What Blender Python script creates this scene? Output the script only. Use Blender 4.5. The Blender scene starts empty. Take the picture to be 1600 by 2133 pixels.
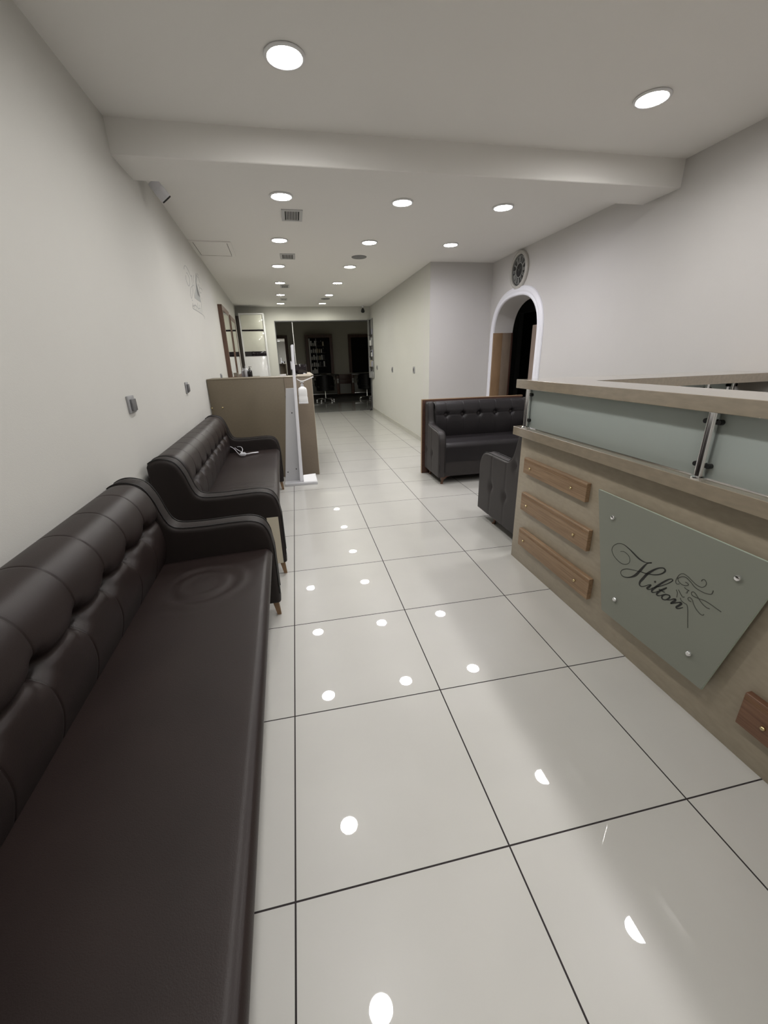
import bpy, bmesh, math, random
from mathutils import Vector, Matrix, noise
PI = math.pi
random.seed(7)
S = bpy.context.scene
COL = S.collection

# ------------------------------------------------------------------ camera
cam_d = bpy.data.cameras.new('camera')
cam_d.sensor_fit = 'HORIZONTAL'; cam_d.sensor_width = 36.0
cam_d.lens = 36.0 * 848.84 / 1600.0
cam_d.clip_start = 0.02; cam_d.clip_end = 100
cam = bpy.data.objects.new('camera', cam_d); COL.objects.link(cam)
def cam_axes(yaw, pitch, roll):
    cy, sy = math.cos(yaw), math.sin(yaw)
    f = Vector((sy*math.cos(pitch), cy*math.cos(pitch), math.sin(pitch)))
    r = Vector((cy, -sy, 0)); u = r.cross(f)
    r2 = math.cos(roll)*r + math.sin(roll)*u
    u2 = -math.sin(roll)*r + math.cos(roll)*u
    return r2, u2, f
R_, U_, F_ = cam_axes(0.1952, -0.3621, -0.0269)
cam.matrix_world = Matrix(((R_.x, U_.x, -F_.x, 0.1288), (R_.y, U_.y, -F_.y, -0.6691),
                           (R_.z, U_.z, -F_.z, 1.3130), (0, 0, 0, 1)))
S.camera = cam

# ------------------------------------------------------------------ world, exposure
w = bpy.data.worlds.new('world'); S.world = w; w.use_nodes = True
w.node_tree.nodes['Background'].inputs[0].default_value = (0.9, 0.95, 1.0, 1)
w.node_tree.nodes['Background'].inputs[1].default_value = 0.0
S.view_settings.view_transform = 'Standard'
S.view_settings.look = 'None'
S.view_settings.exposure = 2.42
S.view_settings.gamma = 1.0
S.view_settings.use_curve_mapping = False
try:
    S.cycles.use_denoising = True
    S.cycles.max_bounces = 10; S.cycles.diffuse_bounces = 5; S.cycles.glossy_bounces = 5
    S.cycles.transmission_bounces = 8
    S.cycles.sample_clamp_indirect = 6
    S.cycles.use_light_tree = True
    S.cycles.caustics_reflective = False; S.cycles.caustics_refractive = False
except Exception:
    pass
LAMP_POWER = 18.0     # emission of every downlight diffuser
LAMP_WATT = 0.9      # directional part of each downlight
LAMP_SPREAD = math.radians(160)

# ------------------------------------------------------------------ materials
MATS = {}
def mat(name, col, rough=0.5, metal=0.0, spec=0.5, bump=0.0, bscale=200.0, var=0.0, vscale=8.0,
        coat=0.0, coat_rough=0.05, trans=0.0, alpha=1.0, emis=None, estr=0.0, stretch=None, ior=None, dist=0.002):
    if name in MATS: return MATS[name]
    m = bpy.data.materials.new(name); m.use_nodes = True
    nt = m.node_tree; b = nt.nodes['Principled BSDF']
    b.inputs['Base Color'].default_value = (*col, 1)
    b.inputs['Roughness'].default_value = rough
    b.inputs['Metallic'].default_value = metal
    b.inputs['Specular IOR Level'].default_value = spec
    b.inputs['Coat Weight'].default_value = coat
    b.inputs['Coat Roughness'].default_value = coat_rough
    b.inputs['Transmission Weight'].default_value = trans
    b.inputs['Alpha'].default_value = alpha
    if ior: b.inputs['IOR'].default_value = ior
    if emis:
        b.inputs['Emission Color'].default_value = (*emis, 1)
        b.inputs['Emission Strength'].default_value = estr
    tc = nt.nodes.new('ShaderNodeTexCoord'); src = tc.outputs['Object']
    if stretch:
        mp = nt.nodes.new('ShaderNodeMapping'); mp.inputs['Scale'].default_value = stretch
        nt.links.new(src, mp.inputs[0]); src = mp.outputs[0]
    if var > 0:
        n = nt.nodes.new('ShaderNodeTexNoise'); n.inputs['Scale'].default_value = vscale
        n.inputs['Detail'].default_value = 5
        nt.links.new(src, n.inputs['Vector'])
        mr = nt.nodes.new('ShaderNodeMapRange')
        mr.inputs['From Min'].default_value = 0.3; mr.inputs['From Max'].default_value = 0.7
        mr.inputs['To Min'].default_value = 1 - var; mr.inputs['To Max'].default_value = 1 + var
        nt.links.new(n.outputs[0], mr.inputs[0])
        mx = nt.nodes.new('ShaderNodeVectorMath'); mx.operation = 'SCALE'
        mx.inputs[0].default_value = col
        nt.links.new(mr.outputs[0], mx.inputs['Scale'])
        nt.links.new(mx.outputs[0], b.inputs['Base Color'])
    if bump > 0:
        n2 = nt.nodes.new('ShaderNodeTexNoise'); n2.inputs['Scale'].default_value = bscale
        n2.inputs['Detail'].default_value = 4
        nt.links.new(src, n2.inputs['Vector'])
        bp = nt.nodes.new('ShaderNodeBump'); bp.inputs['Strength'].default_value = bump
        bp.inputs['Distance'].default_value = dist
        nt.links.new(n2.outputs[0], bp.inputs['Height'])
        nt.links.new(bp.outputs[0], b.inputs['Normal'])
    MATS[name] = m
    return m

def wood(name, dark, light, axis_scale, rough=0.45):
    """fine straight-grain wood: noise stretched along the board"""
    if name in MATS: return MATS[name]
    m = bpy.data.materials.new(name); m.use_nodes = True
    nt = m.node_tree; b = nt.nodes['Principled BSDF']; b.inputs['Roughness'].default_value = rough
    tc = nt.nodes.new('ShaderNodeTexCoord')
    mp = nt.nodes.new('ShaderNodeMapping'); mp.inputs['Scale'].default_value = axis_scale
    n = nt.nodes.new('ShaderNodeTexNoise'); n.inputs['Scale'].default_value = 1.0; n.inputs['Detail'].default_value = 6
    n.inputs['Roughness'].default_value = 0.65
    cr = nt.nodes.new('ShaderNodeValToRGB')
    cr.color_ramp.elements[0].position = 0.32; cr.color_ramp.elements[0].color = (*dark, 1)
    cr.color_ramp.elements[1].position = 0.68; cr.color_ramp.elements[1].color = (*light, 1)
    nt.links.new(tc.outputs['Object'], mp.inputs[0]); nt.links.new(mp.outputs[0], n.inputs['Vector'])
    nt.links.new(n.outputs[0], cr.inputs[0]); nt.links.new(cr.outputs[0], b.inputs['Base Color'])
    MATS[name] = m
    return m

def floor_mat(name, tile, grout, size, ox, oy, gw, rough, spec=0.5, var=0.03):
    m = bpy.data.materials.new(name); m.use_nodes = True
    nt = m.node_tree; b = nt.nodes['Principled BSDF']; L = nt.links
    g = nt.nodes.new('ShaderNodeTexCoord'); sp = nt.nodes.new('ShaderNodeSeparateXYZ'); L.new(g.outputs['Object'], sp.inputs[0])
    def node(op, a, bb=None):
        n = nt.nodes.new('ShaderNodeMath'); n.operation = op
        for i, v in enumerate((a, bb)):
            if v is None: continue
            if isinstance(v, (int, float)): n.inputs[i].default_value = v
            else: L.new(v, n.inputs[i])
        return n.outputs[0]
    def line(o, off):
        t = node('ADD', o, off + size*50); t = node('DIVIDE', t, size); t = node('FRACT', t)
        t = node('SUBTRACT', t, 0.5); t = node('ABSOLUTE', t)         # .5 at the joint
        t = node('SUBTRACT', 0.5, t)
        return node('LESS_THAN', t, gw/size/2)
    j = node('MAXIMUM', line(sp.outputs[0], ox), line(sp.outputs[1], oy))
    n = nt.nodes.new('ShaderNodeTexNoise'); n.inputs['Scale'].default_value = 3; n.inputs['Detail'].default_value = 6
    L.new(g.outputs['Object'], n.inputs['Vector'])
    mr = nt.nodes.new('ShaderNodeMapRange'); mr.inputs['From Min'].default_value = .3; mr.inputs['From Max'].default_value = .7
    mr.inputs['To Min'].default_value = 1-var; mr.inputs['To Max'].default_value = 1+var; L.new(n.outputs[0], mr.inputs[0])
    vs = nt.nodes.new('ShaderNodeVectorMath'); vs.operation = 'SCALE'; vs.inputs[0].default_value = tile
    L.new(mr.outputs[0], vs.inputs['Scale'])
    mx = nt.nodes.new('ShaderNodeMix'); mx.data_type = 'RGBA'
    L.new(j, mx.inputs[0]); L.new(vs.outputs[0], mx.inputs[6]); mx.inputs[7].default_value = (*grout, 1)
    L.new(mx.outputs[2], b.inputs['Base Color'])
    r = node('MULTIPLY', j, 0.6); r = node('ADD', r, rough); L.new(r, b.inputs['Roughness'])
    b.inputs['Specular IOR Level'].default_value = spec
    # polished glaze over a slightly hazy body
    c = node('SUBTRACT', 1.0, j); c = node('MULTIPLY', c, 0.75); L.new(c, b.inputs['Coat Weight'])
    b.inputs['Coat Roughness'].default_value = 0.012; b.inputs['Coat IOR'].default_value = 1.5
    return m

M_wall = mat('wall_paint', (0.56, 0.55, 0.52), 0.75, bump=0.25, bscale=260, var=0.015, vscale=1.5, spec=0.3)
M_wallg = mat('wall_paint_corridor', (0.56, 0.555, 0.52), 0.75, bump=0.25, bscale=260, var=0.015, vscale=1.5, spec=0.3)
M_wallr = mat('wall_paint_lilac_cast', (0.56, 0.545, 0.53), 0.75, bump=0.25, bscale=260, var=0.015, vscale=1.5, spec=0.3)  # lilac tinge of the cool lamps mixed into the wall colour
M_ceil = mat('ceiling_paint', (0.78, 0.765, 0.74), 0.85, bump=0.1, bscale=300, spec=0.2)
M_floor = floor_mat('polished_cream_tiles', (0.50, 0.49, 0.462), (0.03, 0.025, 0.025), 0.6, 0.0, 0.0, 0.0048, 0.32, 0.25)
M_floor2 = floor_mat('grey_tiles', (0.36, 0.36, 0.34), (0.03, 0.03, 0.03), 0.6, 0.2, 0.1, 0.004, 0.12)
M_leather = mat('dark_brown_leather', (0.0180, 0.0117, 0.0108), 0.42, spec=0.32, bump=0.35, bscale=420, var=0.12, vscale=5, dist=0.001)
M_leather2 = mat('charcoal_leather', (0.015, 0.0128, 0.0142), 0.42, spec=0.32, bump=0.35, bscale=420, var=0.12, vscale=5, dist=0.001)
M_armfab = mat('dark_umber_fabric', (0.0135, 0.0092, 0.0082), 0.6, spec=0.3, bump=0.3, bscale=500, var=0.1, vscale=6, dist=0.001)
M_pip = mat('black_piping', (0.008, 0.007, 0.007), 0.5)
M_lam = mat('greige_laminate', (0.315, 0.268, 0.20), 0.42, var=0.07, vscale=60, stretch=(1, .35, 1), bump=0.05, bscale=300)
M_lam_slab = mat('greige_slab', (0.27, 0.226, 0.168), 0.25, var=0.08, vscale=60, stretch=(1, .3, 1), coat=1.0, coat_rough=0.06)
M_lamp_panel = mat('tan_panel', (0.15, 0.122, 0.083), 0.5, var=0.04, vscale=50)
M_oak = wood('oak_strip', (0.18, 0.11, 0.06), (0.31, 0.205, 0.12), (60, 4, 110))
M_oakdark = wood('red_oak_strip', (0.11, 0.05, 0.028), (0.20, 0.105, 0.06), (60, 4, 110))
M_oakedge = mat('oak_edge_band', (0.22, 0.12, 0.055), 0.5)
M_chrome = mat('chrome', (0.85, 0.85, 0.86), 0.12, metal=1.0)
M_brass = mat('brass', (0.75, 0.62, 0.35), 0.2, metal=1.0)
M_steel = mat('brushed_steel', (0.55, 0.55, 0.56), 0.3, metal=1.0)
M_white = mat('white_gloss', (0.75, 0.75, 0.76), 0.3)
M_trimw = mat('white_trim', (0.78, 0.78, 0.83), 0.45)
M_whitep = mat('white_plastic', (0.72, 0.72, 0.76), 0.35)
M_whiteboard = mat('white_board', (0.50, 0.50, 0.52), 0.5)
M_black = mat('black_plastic', (0.01, 0.01, 0.011), 0.35)
M_blackg = mat('black_gloss', (0.012, 0.009, 0.011), 0.08)
M_dark = mat('dark_void', (0.006, 0.006, 0.006), 0.8)
M_cream = mat('cream_board', (0.52, 0.47, 0.37), 0.6)
M_walnut = wood('walnut', (0.06, 0.03, 0.02), (0.11, 0.055, 0.035), (30, 30, 3))
M_walnutm = wood('walnut_mirror_frame', (0.085, 0.045, 0.03), (0.13, 0.07, 0.045), (30, 30, 3))
M_legwood = wood('stained_leg_wood', (0.07, 0.03, 0.015), (0.13, 0.06, 0.03), (40, 40, 6), 0.35)
M_leglight = wood('honey_leg_wood', (0.17, 0.095, 0.045), (0.24, 0.14, 0.065), (40, 40, 6), 0.4)
M_mirror = mat('mirror_glass', (0.88, 0.90, 0.89), 0.01, metal=1.0)
M_ink = mat('black_lettering', (0.008, 0.008, 0.007), 0.5)
M_inkg = mat('grey_line_art', (0.05, 0.05, 0.042), 0.5)
M_silver = mat('silver_decal', (0.26, 0.265, 0.265), 0.4, metal=0.2)
M_grey = mat('grey_plastic', (0.30, 0.30, 0.31), 0.35)
M_greyd = mat('grey_dark_plastic', (0.13, 0.13, 0.135), 0.35)
M_salonw = mat('salon_wall_paint', (0.55, 0.53, 0.46), 0.85, var=0.02, vscale=2)
M_vent = mat('vent_white', (0.5, 0.5, 0.5), 0.4)
M_skirt = mat('skirting_tile', (0.50, 0.49, 0.44), 0.25)

def glass_mat(name, col, rough, alpha_mix):
    """frosted / clear plate glass as a thin sheet"""
    m = bpy.data.materials.new(name); m.use_nodes = True
    nt = m.node_tree; nt.nodes.clear()
    out = nt.nodes.new('ShaderNodeOutputMaterial')
    b = nt.nodes.new('ShaderNodeBsdfPrincipled')
    b.inputs['Base Color'].default_value = (*col, 1); b.inputs['Roughness'].default_value = rough
    b.inputs['Transmission Weight'].default_value = alpha_mix; b.inputs['IOR'].default_value = 1.12
    b.inputs['Coat Weight'].default_value = 0.35; b.inputs['Coat Roughness'].default_value = 0.35
    nt.links.new(b.outputs[0], out.inputs[0])
    return m
M_frost = glass_mat('frosted_glass', (0.56, 0.62, 0.59), 0.45, 0.4)
M_frostsign = glass_mat('frosted_sign_glass', (0.258, 0.268, 0.228), 0.4, 0.15)
M_edge = mat('glass_edge', (0.42, 0.50, 0.42), 0.15)
def thin_clear(name):
    m = bpy.data.materials.new(name); m.use_nodes = True
    nt = m.node_tree; nt.nodes.clear()
    out = nt.nodes.new('ShaderNodeOutputMaterial'); mx = nt.nodes.new('ShaderNodeMixShader')
    tr = nt.nodes.new('ShaderNodeBsdfTransparent'); gl = nt.nodes.new('ShaderNodeBsdfGlossy')
    tr.inputs[0].default_value = (0.97, 0.98, 0.98, 1); gl.inputs['Roughness'].default_value = 0.01
    mx.inputs[0].default_value = 0.05
    nt.links.new(tr.outputs[0], mx.inputs[1]); nt.links.new(gl.outputs[0], mx.inputs[2]); nt.links.new(mx.outputs[0], out.inputs[0])
    return m
M_clear = thin_clear('clear_glass')

# ------------------------------------------------------------------ helpers
def link(name, me, m=None, parent=None, loc=(0,0,0), smooth=False, auto=None):
    o = bpy.data.objects.new(name, me); COL.objects.link(o)
    if m is not None:
        for mm in (m if isinstance(m, (list, tuple)) else [m]): me.materials.append(mm)
    if smooth or auto:
        for p in me.polygons: p.use_smooth = True
    if auto:
        try: me.set_sharp_from_angle(angle=math.radians(auto))
        except Exception: pass
    if parent is not None: o.parent = parent
    o.location = loc
    return o
def obj(name, bm, m=None, parent=None, smooth=False, auto=None, rn=True, loc=(0,0,0)):
    if rn: bmesh.ops.recalc_face_normals(bm, faces=bm.faces)
    me = bpy.data.meshes.new(name); bm.to_mesh(me); bm.free()
    return link(name, me, m, parent, loc, smooth, auto)
def tag(o, label, cat, group=None):
    o['label'] = label; o['category'] = cat
    if group: o['group'] = group
    return o
def struct(o):
    o['kind'] = 'structure'; return o
def thing(name, label, cat, loc=(0,0,0), rz=0.0, group=None):
    o = bpy.data.objects.new(name, None); COL.objects.link(o)
    o.empty_display_size = 0.1
    o.location = loc; o.rotation_euler = (0, 0, rz)
    return tag(o, label, cat, group)
def dup(root, loc, rz=None, label=None):
    r = root.copy(); COL.objects.link(r); r.location = loc
    if rz is not None: r.rotation_euler = (0, 0, rz)
    if label: r['label'] = label
    for ch in list(root.children):
        c = ch.copy(); COL.objects.link(c); c.parent = r
        for g in list(ch.children):
            d = g.copy(); COL.objects.link(d); d.parent = c
    return r
def bx(bm, x0, x1, y0, y1, z0, z1, mi=0):
    vs = [bm.verts.new(p) for p in ((x0,y0,z0),(x1,y0,z0),(x1,y1,z0),(x0,y1,z0),(x0,y0,z1),(x1,y0,z1),(x1,y1,z1),(x0,y1,z1))]
    for f in ((0,3,2,1),(4,5,6,7),(0,1,5,4),(1,2,6,5),(2,3,7,6),(3,0,4,7)):
        fc = bm.faces.new([vs[i] for i in f]); fc.material_index = mi
    return vs
def box(name, x0, x1, y0, y1, z0, z1, m, parent=None, bev=0.0, seg=2):
    bm = bmesh.new(); bx(bm, x0, x1, y0, y1, z0, z1)
    if bev > 0:
        bmesh.ops.bevel(bm, geom=bm.edges[:], offset=bev, segments=seg, affect='EDGES', profile=0.5)
    return obj(name, bm, m, parent, auto=35 if bev > 0 else None)
def prism(bm, pts, z0, z1):
    """extrude a 2D outline (x,y) from z0 to z1"""
    a = [bm.verts.new((x, y, z0)) for x, y in pts]; b = [bm.verts.new((x, y, z1)) for x, y in pts]
    n = len(pts)
    bm.faces.new(a[::-1]); bm.faces.new(b)
    for i in range(n): bm.faces.new((a[i], a[(i+1) % n], b[(i+1) % n], b[i]))
    return a + b
def extr(bm, pts3, off):
    a = [bm.verts.new(p) for p in pts3]; b = [bm.verts.new(Vector(p)+Vector(off)) for p in pts3]
    n = len(pts3); bm.faces.new(a); bm.faces.new(b[::-1])
    for i in range(n): bm.faces.new((a[(i+1) % n], a[i], b[i], b[(i+1) % n]))
def lathe(bm, prof, seg=24, c=(0,0,0), axis='z'):
    """revolve (r, h) profile"""
    rings = []
    for r, h in prof:
        ring = []
        for i in range(seg):
            a = 2*PI*i/seg
            if axis == 'z': p = (c[0]+r*math.cos(a), c[1]+r*math.sin(a), c[2]+h)
            elif axis == 'x': p = (c[0]+h, c[1]+r*math.cos(a), c[2]+r*math.sin(a))
            else: p = (c[0]+r*math.cos(a), c[1]+h, c[2]+r*math.sin(a))
            ring.append(bm.verts.new(p))
        rings.append(ring)
    for k in range(len(rings)-1):
        for i in range(seg):
            j = (i+1) % seg
            bm.faces.new((rings[k][i], rings[k][j], rings[k+1][j], rings[k+1][i]))
    bm.faces.new(rings[0][::-1]); bm.faces.new(rings[-1])
def catmull(pts, sub=8, closed=False):
    P = [Vector(p) for p in pts]; n = len(P); out = []
    rng = range(n if closed else n-1)
    for i in rng:
        p0 = P[(i-1) % n] if (closed or i > 0) else P[0]*2-P[1]
        p1 = P[i]; p2 = P[(i+1) % n]
        p3 = P[(i+2) % n] if (closed or i+2 < n) else P[-1]*2-P[-2]
        for k in range(sub):
            t = k/sub
            out.append(0.5*((2*p1)+(p2-p0)*t+(2*p0-5*p1+4*p2-p3)*t*t+(3*p1-p0-3*p2+p3)*t**3))
    if not closed: out.append(P[-1])
    return out
def tube(bm, pts, r, seg=8, cap=True, radii=None):
    P = [Vector(p) for p in pts]; rings = []
    up = Vector((0, 0, 1))
    prev = None
    for i, p in enumerate(P):
        t = (P[min(i+1, len(P)-1)] - P[max(i-1, 0)]).normalized()
        if prev is None:
            a = up if abs(t.dot(up)) < 0.95 else Vector((1, 0, 0))
            n = (a - t*a.dot(t)).normalized()
        else:
            n = (prev - t*prev.dot(t))
            n = n.normalized() if n.length > 1e-6 else t.orthogonal().normalized()
        prev = n; b = t.cross(n); rr = radii[i] if radii else r
        rings.append([bm.verts.new(p + (n*math.cos(2*PI*k/seg) + b*math.sin(2*PI*k/seg))*rr) for k in range(seg)])
    for i in range(len(rings)-1):
        for k in range(seg):
            j = (k+1) % seg
            bm.faces.new((rings[i][k], rings[i][j], rings[i+1][j], rings[i+1][k]))
    if cap: bm.faces.new(rings[0][::-1]); bm.faces.new(rings[-1])
def grid(bm, nu, nv, fn, closed=False):
    V = [[bm.verts.new(fn(i, j)) for j in range(nv)] for i in range(nu)]
    for i in range(nu-1):
        for j in range(nv-1):
            bm.faces.new((V[i][j], V[i+1][j], V[i+1][j+1], V[i][j+1]))
    return V
def ribbon(bm, pts2, widths, to3, h=0.0006, sub=6):
    """calligraphic stroke: flat ribbon of changing width, h thick, in a plane given by to3(a, b, height)"""
    P = catmull([(p[0], p[1], wd) for p, wd in zip(pts2, widths)], sub)
    L = []
    for i, p in enumerate(P):
        q0, q1 = P[max(i-1, 0)], P[min(i+1, len(P)-1)]
        t = Vector((q1.x-q0.x, q1.y-q0.y))
        t = t.normalized() if t.length > 1e-9 else Vector((1, 0))
        n = Vector((-t.y, t.x)); hw = max(p.z, 0.0004)/2
        L.append([bm.verts.new(to3(p.x+s*n.x*hw, p.y+s*n.y*hw, hh)) for s, hh in ((-1, 0), (-1, h), (1, h), (1, 0))])
    for i in range(len(L)-1):
        for k in range(3):
            bm.faces.new((L[i][k], L[i+1][k], L[i+1][k+1], L[i][k+1]))
    bm.faces.new(L[0]); bm.faces.new(L[-1][::-1])

# logo outlines (metres on the plate / along the wall)
SIGN_LETTERS = [([(0.6981, 0.4942), (0.6788, 0.5018), (0.6544, 0.4972), (0.641, 0.4845), (0.6417, 0.4669), (0.6583, 0.4506), (0.6859, 0.4443), (0.7239, 0.4542), (0.7457, 0.4751), (0.743, 0.4987), (0.7209, 0.5212), (0.6913, 0.5312), (0.6592, 0.5269), (0.6267, 0.5171), (0.6003, 0.5091), (0.576, 0.5068), (0.5562, 0.5108), (0.535, 0.5216)], [0.00061, 0.00061, 0.00061, 0.00061, 0.00061, 0.00091, 0.00097, 0.00073, 0.00061, 0.00061, 0.00085, 0.00097, 0.00183, 0.00304, 0.00304, 0.00213, 0.00097, 0.00183]), ([(0.535, 0.5216), (0.5535, 0.5093), (0.5652, 0.4917), (0.5792, 0.4635), (0.5958, 0.4332), (0.6154, 0.4124), (0.6397, 0.3966), (0.6623, 0.3921), (0.6738, 0.4016), (0.6686, 0.4178), (0.6466, 0.4348), (0.614, 0.4469), (0.5778, 0.4579), (0.5471, 0.4662)], [0.00183, 0.00183, 0.00365, 0.00548, 0.00548, 0.00304, 0.00183, 0.00152, 0.00122, 0.00122, 0.00122, 0.00091, 0.00061, 0.00061]), ([(0.5834, 0.4578), (0.5579, 0.4631), (0.5345, 0.4706), (0.5123, 0.4798), (0.4917, 0.4925), (0.4769, 0.5072), (0.471, 0.5197), (0.4757, 0.5258), (0.486, 0.5244), (0.5008, 0.5154), (0.5161, 0.5007), (0.5323, 0.4815), (0.5446, 0.4643), (0.5571, 0.4398), (0.5673, 0.4184), (0.5691, 0.4048), (0.5624, 0.3993), (0.5512, 0.403), (0.5372, 0.4155), (0.5234, 0.4274), (0.5146, 0.4318)], [0.00101, 0.00116, 0.00145, 0.00174, 0.00203, 0.00261, 0.00333, 0.00261, 0.00174, 0.00217, 0.00348, 0.00493, 0.00551, 0.00551, 0.00493, 0.00348, 0.00203, 0.00145, 0.0013, 0.00145, 0.00232]), ([(0.5146, 0.4318), (0.5215, 0.4201), (0.5296, 0.4092), (0.5279, 0.4056), (0.5202, 0.4083), (0.5119, 0.415), (0.506, 0.4239)], [0.00232, 0.00435, 0.00377, 0.00261, 0.00145, 0.0013, 0.00116]), ([(0.5058, 0.4232), (0.486, 0.4402), (0.4669, 0.4573), (0.4489, 0.4758), (0.4354, 0.4922), (0.4319, 0.5013), (0.438, 0.5021), (0.4491, 0.4937), (0.4641, 0.4758), (0.4789, 0.4555), (0.4928, 0.4355), (0.5041, 0.4166), (0.5067, 0.4074), (0.5012, 0.4054), (0.4901, 0.4128), (0.4802, 0.4241)], [0.00101, 0.00116, 0.0013, 0.00145, 0.00174, 0.00188, 0.00188, 0.00232, 0.00333, 0.00377, 0.00406, 0.00406, 0.00319, 0.00203, 0.0013, 0.00116]), ([(0.4475, 0.4591), (0.4591, 0.4449), (0.4722, 0.4297), (0.4808, 0.414), (0.4822, 0.407), (0.4756, 0.4062), (0.4648, 0.4132), (0.4576, 0.4214)], [0.00217, 0.00377, 0.00406, 0.00362, 0.00261, 0.00188, 0.00145, 0.0013]), ([(0.478, 0.4337), (0.4641, 0.4345), (0.4506, 0.436)], [0.00116, 0.00145, 0.0013]), ([(0.435, 0.4344), (0.4445, 0.4304), (0.4544, 0.4211), (0.4577, 0.4101), (0.4532, 0.4046), (0.4418, 0.4081), (0.4322, 0.4178), (0.4263, 0.4296), (0.4292, 0.4351), (0.4365, 0.4343)], [0.00145, 0.00261, 0.00333, 0.00319, 0.00232, 0.00174, 0.0029, 0.00333, 0.00232, 0.00145]), ([(0.4323, 0.4125), (0.4211, 0.4211), (0.4105, 0.4314), (0.4019, 0.4346), (0.4037, 0.4277), (0.4121, 0.4151), (0.4166, 0.407)], [0.00116, 0.0013, 0.00232, 0.00348, 0.00406, 0.00377, 0.00232]), ([(0.4166, 0.407), (0.4039, 0.4174), (0.391, 0.4285), (0.38, 0.4355), (0.3763, 0.4321), (0.3831, 0.4205), (0.3914, 0.4086), (0.3896, 0.4045), (0.3801, 0.4092), (0.3668, 0.4226)], [0.00145, 0.00174, 0.00174, 0.00261, 0.00377, 0.00406, 0.00348, 0.00232, 0.0016, 0.00101]), ([(0.5054, 0.4518), (0.5015, 0.4537), (0.4975, 0.4563)], [0.00232, 0.00406, 0.00232])]
SIGN_FIGURE = [[(0.4028, 0.5014), (0.4128, 0.4956), (0.4196, 0.5033), (0.4173, 0.5198), (0.4104, 0.537), (0.3978, 0.5465), (0.3788, 0.545), (0.3588, 0.5379), (0.3395, 0.5324), (0.3226, 0.534), (0.312, 0.5449), (0.3106, 0.5582), (0.3194, 0.5656), (0.3267, 0.5615), (0.3284, 0.5551)], [(0.4148, 0.5175), (0.4015, 0.5324), (0.3844, 0.5383), (0.3641, 0.5311), (0.3435, 0.521), (0.3186, 0.5193), (0.2991, 0.5221), (0.2846, 0.5298), (0.2817, 0.5451)], [(0.4157, 0.5208), (0.4088, 0.5094), (0.3941, 0.5045), (0.3797, 0.5072), (0.3694, 0.5169), (0.3759, 0.5206), (0.3832, 0.5202)], [(0.3814, 0.4994), (0.375, 0.4967), (0.3658, 0.4966), (0.3622, 0.4968), (0.3676, 0.4898), (0.3647, 0.4859), (0.3711, 0.482)], [(0.4087, 0.4728), (0.4016, 0.4635), (0.3995, 0.4453)], [(0.4003, 0.4778), (0.3876, 0.4662), (0.3784, 0.4603), (0.3719, 0.4643)], [(0.3857, 0.4519), (0.3798, 0.444), (0.3658, 0.4412), (0.3551, 0.4404), (0.3462, 0.4211), (0.3388, 0.3911), (0.3296, 0.3583)], [(0.2381, 0.4888), (0.2577, 0.4908), (0.2812, 0.4935), (0.3013, 0.4935), (0.3241, 0.4884), (0.3449, 0.4867), (0.3512, 0.494), (0.347, 0.5011), (0.3379, 0.5003), (0.3249, 0.4916), (0.3079, 0.4801), (0.2891, 0.4738), (0.2763, 0.4757)], [(0.3436, 0.4619), (0.3525, 0.4611), (0.3579, 0.4673), (0.3525, 0.4745), (0.3425, 0.4712), (0.3316, 0.4574), (0.3197, 0.4463), (0.3034, 0.4383), (0.2931, 0.4386), (0.2886, 0.4446)]]
DECAL = [[(1.053, 2.147), (1.088, 2.172), (1.149, 2.192), (1.24, 2.189), (1.311, 2.172), (1.363, 2.151), (1.413, 2.144), (1.462, 2.163)], [(1.154, 2.13), (1.202, 2.136), (1.255, 2.118), (1.284, 2.102), (1.268, 2.061), (1.183, 2.023), (1.122, 2.024), (1.075, 2.046), (1.07, 2.073), (1.088, 2.099)], [(1.463, 2.155), (1.423, 2.1), (1.376, 2.046), (1.315, 1.976), (1.22, 1.919), (1.184, 1.932), (1.208, 1.977), (1.285, 2.024), (1.405, 2.055), (1.527, 2.084)], [(1.606, 2.185), (1.539, 2.133), (1.527, 2.084), (1.454, 2.026), (1.406, 1.973), (1.425, 1.944)], [(1.8, 2.237), (1.846, 2.219), (1.959, 2.217), (1.984, 2.176)], [(1.91, 2.256), (1.967, 2.245)], [(1.843, 2.135), (1.913, 2.115), (2.07, 2.123), (2.101, 2.106)], [(1.904, 2.106), (1.839, 2.07), (1.924, 2.061), (1.987, 2.073)], [(1.744, 2.067), (1.812, 2.046), (1.845, 2.013)], [(1.94, 2.011), (1.95, 1.998)], [(1.219, 1.873), (1.188, 1.827), (1.368, 1.826), (1.585, 1.827), (1.82, 1.823), (1.92, 1.811), (1.905, 1.792)], [(1.296, 1.872), (1.265, 1.835)], [(1.408, 1.882), (1.376, 1.834)], [(1.558, 1.912), (1.512, 1.841)], [(1.692, 1.91), (1.644, 1.838)], [(1.841, 1.947), (1.76, 1.835)], [(1.212, 1.902), (1.249, 1.901)], [(1.21, 1.847), (1.4, 1.874), (1.537, 1.863), (1.714, 1.879)]]
DECAL_BLOB = [(1.796, 2.233), (1.805, 2.192), (1.691, 2.109), (1.648, 2.05), (1.639, 2.003), (1.817, 2.01), (1.846, 1.951), (1.631, 1.946), (1.425, 1.944), (1.497, 2.001), (1.609, 2.064), (1.699, 2.156)]
# ================================================================== STRUCTURE
ZC = 2.510; ZF = 2.575; YG = 10.42; YB = 14.6
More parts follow.
